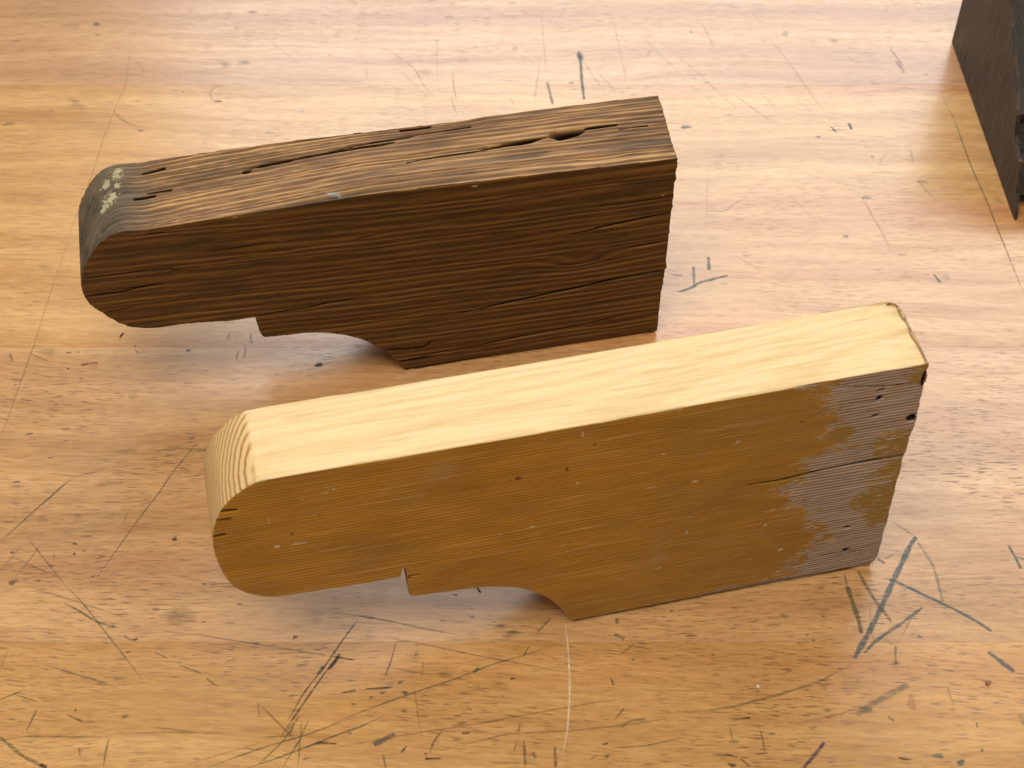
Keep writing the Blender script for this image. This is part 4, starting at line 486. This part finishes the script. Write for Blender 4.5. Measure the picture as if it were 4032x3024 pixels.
    put(me, P2, dict(ring=R, front=np.clip(front + back, 0, 1), crack=np.clip(crk, 0, 1), end=en, white=np.maximum(wh, fl)))
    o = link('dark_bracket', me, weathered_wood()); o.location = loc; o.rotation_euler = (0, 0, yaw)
    tag(o, 'weathered dark brown wooden bracket, cracked and ridged, standing behind the pale one', 'wooden bracket', group='old wooden brackets on the bench')
    return o
dark = build_dark()

def build_pale():
    (loc, yaw, T, H) = POSE_L
    me = fine_solid(OUT_L, T, .00056); P, N = get(me); E = edges(me)
    P = lap(P, E, 2); u, v, w = P.T; nu, nv, nw = N.T
    front = sstep(.45, .75, -nv); back = sstep(.45, .75, nv); top = sstep(.5, .8, nw) * (w > .12)
    low = sstep(.4, .8, -nw)
    r = w - 9.5 * np.maximum(v - .007, 0) ** 2 + .012 * u + .10 * np.maximum(u + .1, 0) ** 2
    R = r / .00195 + (.30 + .3 * (1 - top)) * vnoise(u*4, v*45, w*45, 1) + .10 * vnoise(u*40, v*300, w*300, 2)
    ph = np.mod(R, 1); late = sstep(.45, .8, ph) * sstep(1, .9, ph)
    # where the varnish has worn away
    wb = sorted((q[1], q[0]) for q in WORN_L); ub = np.interp(w, [q[0] for q in wb], [q[1] for q in wb]) - .005
    worn = np.clip(.5 + (u - ub) / .030, 0, 1) * np.where(u > ub, 1, 1)
    worn = np.maximum(worn, .5 * sstep(.010, .0005, w) * sstep(-.125, -.05, u) + .34 * sstep(.007, 0, w) * (u > -.15))
    edge_top = sstep(.1440, .1475, w) * (vnoise(u*60, u*0, u*0, 3) * .4 + .32) * sstep(-.27, -.1, u)
    worn = np.maximum(worn, edge_top)
    patch = np.zeros(len(u))
    for (a, b, p, q) in PATCH_L: patch = np.maximum(patch, np.exp(-((u - a) / p) ** 2 - ((w - b) / q) ** 2))
    FM = front > .3
    cream = np.zeros(len(u)); spot = np.zeros(len(u)); hole = np.zeros(len(u))
    cream[FM] = ell(u[FM], w[FM], CREAM_L, 1.15); spot[FM] = ell(u[FM], w[FM], DARK_L, 1.1); hole[FM] = ell(u[FM], w[FM], HOLE_L)
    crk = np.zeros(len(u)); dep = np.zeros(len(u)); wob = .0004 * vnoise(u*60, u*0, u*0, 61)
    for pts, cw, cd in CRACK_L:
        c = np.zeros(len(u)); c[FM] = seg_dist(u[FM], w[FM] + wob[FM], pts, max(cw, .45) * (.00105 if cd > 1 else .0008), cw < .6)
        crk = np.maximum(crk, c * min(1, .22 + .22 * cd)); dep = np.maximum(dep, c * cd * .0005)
    wornm = sstep(.35, .6, worn)
    d = front * (-wornm * (.00018 + .00030 * late) - cream * .00025) + vnoise(u*150, v*900, w*900, 4) * .00003
    d += top * (vnoise(u*12, v*120, w*8, 13) * .00012)
    dent = sstep(.05, .6, vnoise(u*70, v*70, w*70, 44)) * (np.abs(nv) > .2) * (np.abs(nv) < .97) * sstep(.2, .6, 1 - np.abs(nv))
    d -= dent * .0006
    re = (u > -.025) * sstep(.3, .8, nu)
    d += re * (vnoise(v*140, w*180, u*0, 31) * .0007 - .0003 - .0004 * late)
    d += top * sstep(-.022, .0, u) * (-.0016 + .0007 * vnoise(v*170, u*25, u*0, 8))
    d -= hole * .0035 + spot * .0003
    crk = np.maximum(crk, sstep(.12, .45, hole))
    P2 = P + N * (d - dep)[:, None]
    P2[:, 1] += front * .8 * np.clip(.0026 - w, 0, .0026)
    # rounded back right corner
    rad = .009; um, vm = P2[:, 0] + rad - .001, P2[:, 1] - (T - rad); m = (um > 0) & (vm > 0); q = np.hypot(um, vm)
    s = np.where(m & (q > rad), rad / np.maximum(q, 1e-9), 1); P2[:, 0] = np.where(m, um * s - rad + .001, P2[:, 0]); P2[:, 1] = np.where(m, vm * s + T - rad, P2[:, 1])
    en = sstep(.12, .45, -nu) * (u < -.25) * (1 - front)
    tw = sstep(-.015, .0, u + .004 * vnoise(v*200, w*200, u*0, 17)) * top
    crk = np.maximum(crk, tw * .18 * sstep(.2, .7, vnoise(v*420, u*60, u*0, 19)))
    notch = (u > -.231) * (u < -.2225) * (w < .0735) * (1 - front) * (1 - back)
    faces = np.clip(front + back + low * (u > -.2), 0, 1)
    faces = np.maximum(faces, re)
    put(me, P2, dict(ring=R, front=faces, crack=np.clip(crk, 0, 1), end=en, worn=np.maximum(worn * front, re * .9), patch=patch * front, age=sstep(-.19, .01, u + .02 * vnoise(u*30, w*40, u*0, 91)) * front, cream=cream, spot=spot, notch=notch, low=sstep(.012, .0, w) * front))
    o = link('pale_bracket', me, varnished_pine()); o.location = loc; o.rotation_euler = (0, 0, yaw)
    tag(o, 'ochre varnished wooden bracket with bare pale top and worn grey end, nearest the camera', 'wooden bracket', group='old wooden brackets on the bench')
    return o
pale = build_pale()

# ---------------------------------------------------------------- dark stained block at the right edge of the bench
def build_block():
    (bl, ang) = BLOCK
    prof = [(0, 0), (.172, 0), (.1715, .0014), (.169, .0082), (.1636, .0136), (.1588, .024), (.1547, .0305), (.1419, .0328), (.1379, .0361), (.1349, .0423), (.1329, .0471), (.1248, .0524), (.1153, .0598), (.0982, .0719), (.0855, .0811), (.0771, .0874), (.045, .111), (.018, .131), (0, .131)]
    inner = [(0, 0), (.150, 0), (.151, .004), (.158, .010), (.1635, .0125), (.1588, .023), (.1545, .0295), (.150, .0315), (.142, .0290), (.134, .0320), (.1300, .0380), (.1310, .0462), (.1240, .0515), (.1148, .0588), (.0978, .0708), (.085, .080), (.0766, .0863), (.0445, .1100), (.0176, .1300), (0, .1300)]
    def ext(bm, pr, y0, y1):
        a = [bm.verts.new((p[0], y0, p[1])) for p in pr]; b = [bm.verts.new((p[0], y1, p[1])) for p in pr]; n = len(pr)
        fs = [bm.faces.new(a), bm.faces.new(b[::-1])] + [bm.faces.new((a[(i + 1) % n], a[i], b[i], b[(i + 1) % n])) for i in range(n)]
        return fs
    bm = bmesh.new(); ext(bm, prof, 0, .0022); bmesh.ops.recalc_face_normals(bm, faces=bm.faces)
    eds = [e for e in bm.edges if e.calc_length() > .0 and abs(e.verts[0].co.y - e.verts[1].co.y) < 1e-6]
    bmesh.ops.bevel(bm, geom=eds, offset=.0006, segments=2, affect='EDGES')
    b2 = bmesh.new(); ext(b2, inner, .002, .075)
    me2 = bpy.data.meshes.new('t'); bmesh.ops.recalc_face_normals(b2, faces=b2.faces); b2.to_mesh(me2); b2.free()
    bmesh.ops.recalc_face_normals(bm, faces=bm.faces); bm.from_mesh(me2); bpy.data.meshes.remove(me2)
    t = NT('dark_stained_wood'); c = t.coord()
    n1 = t.noise(t.scale(c, (70, 70, 9)), 4, .6); n2 = t.noise(t.scale(c, (400, 400, 40)), 3, .6); n3 = t.noise(t.scale(c, (120, 120, 60), (3, 3, 3)), 4, .7)
    col = t.mix(t.mr(n1, .3, .7), (.016, .0112, .0085), (.032, .0215, .0160))
    col = t.mix(t.mr(n3, .60, .70, 0, .6), col, (.10, .065, .04))
    col = t.mix(t.mr(t.noise(t.scale(c, (500, 500, 26), (1, 1, 1)), 3, .6), .60, .70, 0, .5), col, (.12, .085, .06))
    bev = t.n('ShaderNodeBevel', samples=6); bev.inputs['Radius'].default_value = .0011
    geo = t.n('ShaderNodeNewGeometry'); dt = t.n('ShaderNodeVectorMath', operation='DOT_PRODUCT')
    t.t.links.new(bev.outputs[0], dt.inputs[0]); t.t.links.new(geo.outputs['Normal'], dt.inputs[1])
    eg = t.math('MULTIPLY', t.mr(dt.outputs['Value'], .985, .90), t.mr(n3, .42, .60))
    col = t.mix(t.math('MULTIPLY', eg, .45), col, (.20, .105, .045))
    m = t.done(t.bsdf(col, t.mr(n2, .2, .8, .42, .6), .45, n2, .25, .0005))
    bmesh.ops.recalc_face_normals(bm, faces=bm.faces)
    me = bpy.data.meshes.new('dark_block'); bm.to_mesh(me); bm.free()
    o = link('dark_block', me, m); o.location = (bl[0], bl[1], 0); o.rotation_euler = (0, 0, ang)
    return tag(o, 'dark brown stained wood block with sloping notched end at the top right corner', 'wood block')
block = build_block()

# ---------------------------------------------------------------- crumbs, splinters and lint
def sliver(name, loc, length, width, ang, mat, label, cat, lift=0.0, bend=.15, n=6):
    bm = bmesh.new(); rings = []
    for i in range(n + 1):
        s = i / n; wd_ = width * (.35 + .65 * math.sin(math.pi * min(.97, max(.06, s)))) * (.85 + .3 * random.random())
        cx = (s - .5) * length; cy = bend * length * (s - .5) ** 2; cz = width * .45 + lift * s
        rings.append([bm.verts.new((cx + (random.random() - .5) * width * .3, cy + wd_ * .5 * math.cos(a), cz + wd_ * .42 * math.sin(a))) for a in (0.3, 1.7, 3.0, 4.4, 5.5)])
    for a, b in zip(rings[:-1], rings[1:]):
        for k in range(5): bm.faces.new((a[k], a[(k + 1) % 5], b[(k + 1) % 5], b[k]))
    bm.faces.new(rings[0]); bm.faces.new(rings[-1][::-1])
    o = obj_bm(name, bm, mat); o.location = (loc[0], loc[1], .00015); o.rotation_euler = (0, 0, ang)
    return tag(o, label, cat)
def crumb(name, loc, rx, ry, rz, mat, label):
    bm = bmesh.new(); bmesh.ops.create_icosphere(bm, subdivisions=2, radius=1)
    for v in bm.verts:
        k = 1 + .28 * (random.random() - .5); v.co = (v.co.x * rx * k, v.co.y * ry * k, v.co.z * rz * k)
    o = obj_bm(name, bm, mat, smooth=True); o.location = (loc[0], loc[1], rz * .9); o.rotation_euler = (0, 0, .4)
    return tag(o, label, 'crumb')
m_br = simple('brown_splinter_wood', (.07, .03, .012), (.16, .075, .03), .6, (300, 900, 900))
m_dk = simple('dark_splinter_wood', (.06, .04, .016), (.10, .065, .028), .6, (300, 900, 900))
m_wh = simple('pale_crumb', (.62, .52, .38), (.78, .68, .52), .7, (900, 900, 900))
m_tan = simple('tan_crumb', (.20, .09, .03), (.34, .17, .06), .6, (700, 700, 700))
sliver('wood_splinter', DEBRIS[0], .0040, .0006, -1.05, m_br, 'thin brown wood splinter lying under the notched arm of the pale bracket', 'splinter')
sliver('wood_splinter', DEBRIS[1], .0040, .0009, 1.15, m_dk, 'short dark wood sliver on the bench below the rounded end of the dark bracket', 'splinter', bend=.02)
sliver('wood_splinter', DEBRIS[4], .0056, .0007, -.2, m_br, 'reddish brown wood splinter near the bottom edge at the right', 'splinter')
crumb('wood_crumb', DEBRIS[2], .0014, .0011, .0008, m_tan, 'tiny tan wood crumb on the bench near the right edge')
crumb('wood_crumb', DEBRIS[3], .0009, .0010, .0006, m_wh, 'tiny white crumb on the bench in front of the pale bracket')

def hairs(name, spots, mat, parent, n, rad, length, seed):
    rnd = random.Random(seed); bm = bmesh.new()
    for (x, y, z) in spots:
        for _ in range(n):
            a = rnd.uniform(0, 6.28); el = rnd.uniform(-.2, .9); L = length * rnd.uniform(.5, 1.3); cur = rnd.uniform(-2.4, 2.4)
            p = Vector((x + rnd.gauss(0, length * .25), y + rnd.gauss(0, length * .12), z + rnd.gauss(0, length * .12))); prev = None
            for i in range(6):
                s = i / 5; aa = a + cur * s
                if i: p = p + Vector((math.cos(aa) * math.cos(el), .5 * math.sin(aa) * math.cos(el), math.sin(el) * (1 - 1.3 * s))) * L / 5
                side = Vector((-math.sin(aa), math.cos(aa), 0)); up = Vector((0, 0, 1)); rr = rad * (1 - .6 * s)
                ring = [bm.verts.new(p + side * rr * math.cos(q) + up * rr * math.sin(q)) for q in (0, 2.09, 4.19)]
                if prev:
                    for k in range(3): bm.faces.new((prev[k], prev[(k + 1) % 3], ring[(k + 1) % 3], ring[k]))
                prev = ring
    return obj_bm(name, bm, mat, parent)
m_lint = simple('grey_blue_lint', (.34, .40, .40), (.55, .60, .58), .9, (900, 900, 900))
m_fib = simple('raised_wood_fibre', (.33, .17, .05), (.52, .30, .11), .7, (500, 500, 500))
lint = hairs('lint', [(0, 0, 0), (.0014, 0, -.0003), (-.0012, 0, .0004)], m_lint, None, 22, .00010, .0030, 3)
cy, sy = math.cos(POSE_D[1]), math.sin(POSE_D[1])
lu, lw = LINT_D; lv = .0012
lint.location = (POSE_D[0][0] + cy * lu - sy * lv, POSE_D[0][1] + sy * lu + cy * lv, lw - .0003)
tag(lint, 'small tuft of blue grey lint caught on the top front edge of the dark bracket', 'lint')
for q in [(-.026, .0025, .1255), (-.035, .002, .1258), (-.265, .009, .1262), (-.262, .002, .1262), (-.215, .0008, .1268), (-.17, .044, .1275), (-.02, .018, .1260)]:
    hairs('splinter', [q], m_fib, dark, 4, .00013, .0042, int(q[0] * -1e5))
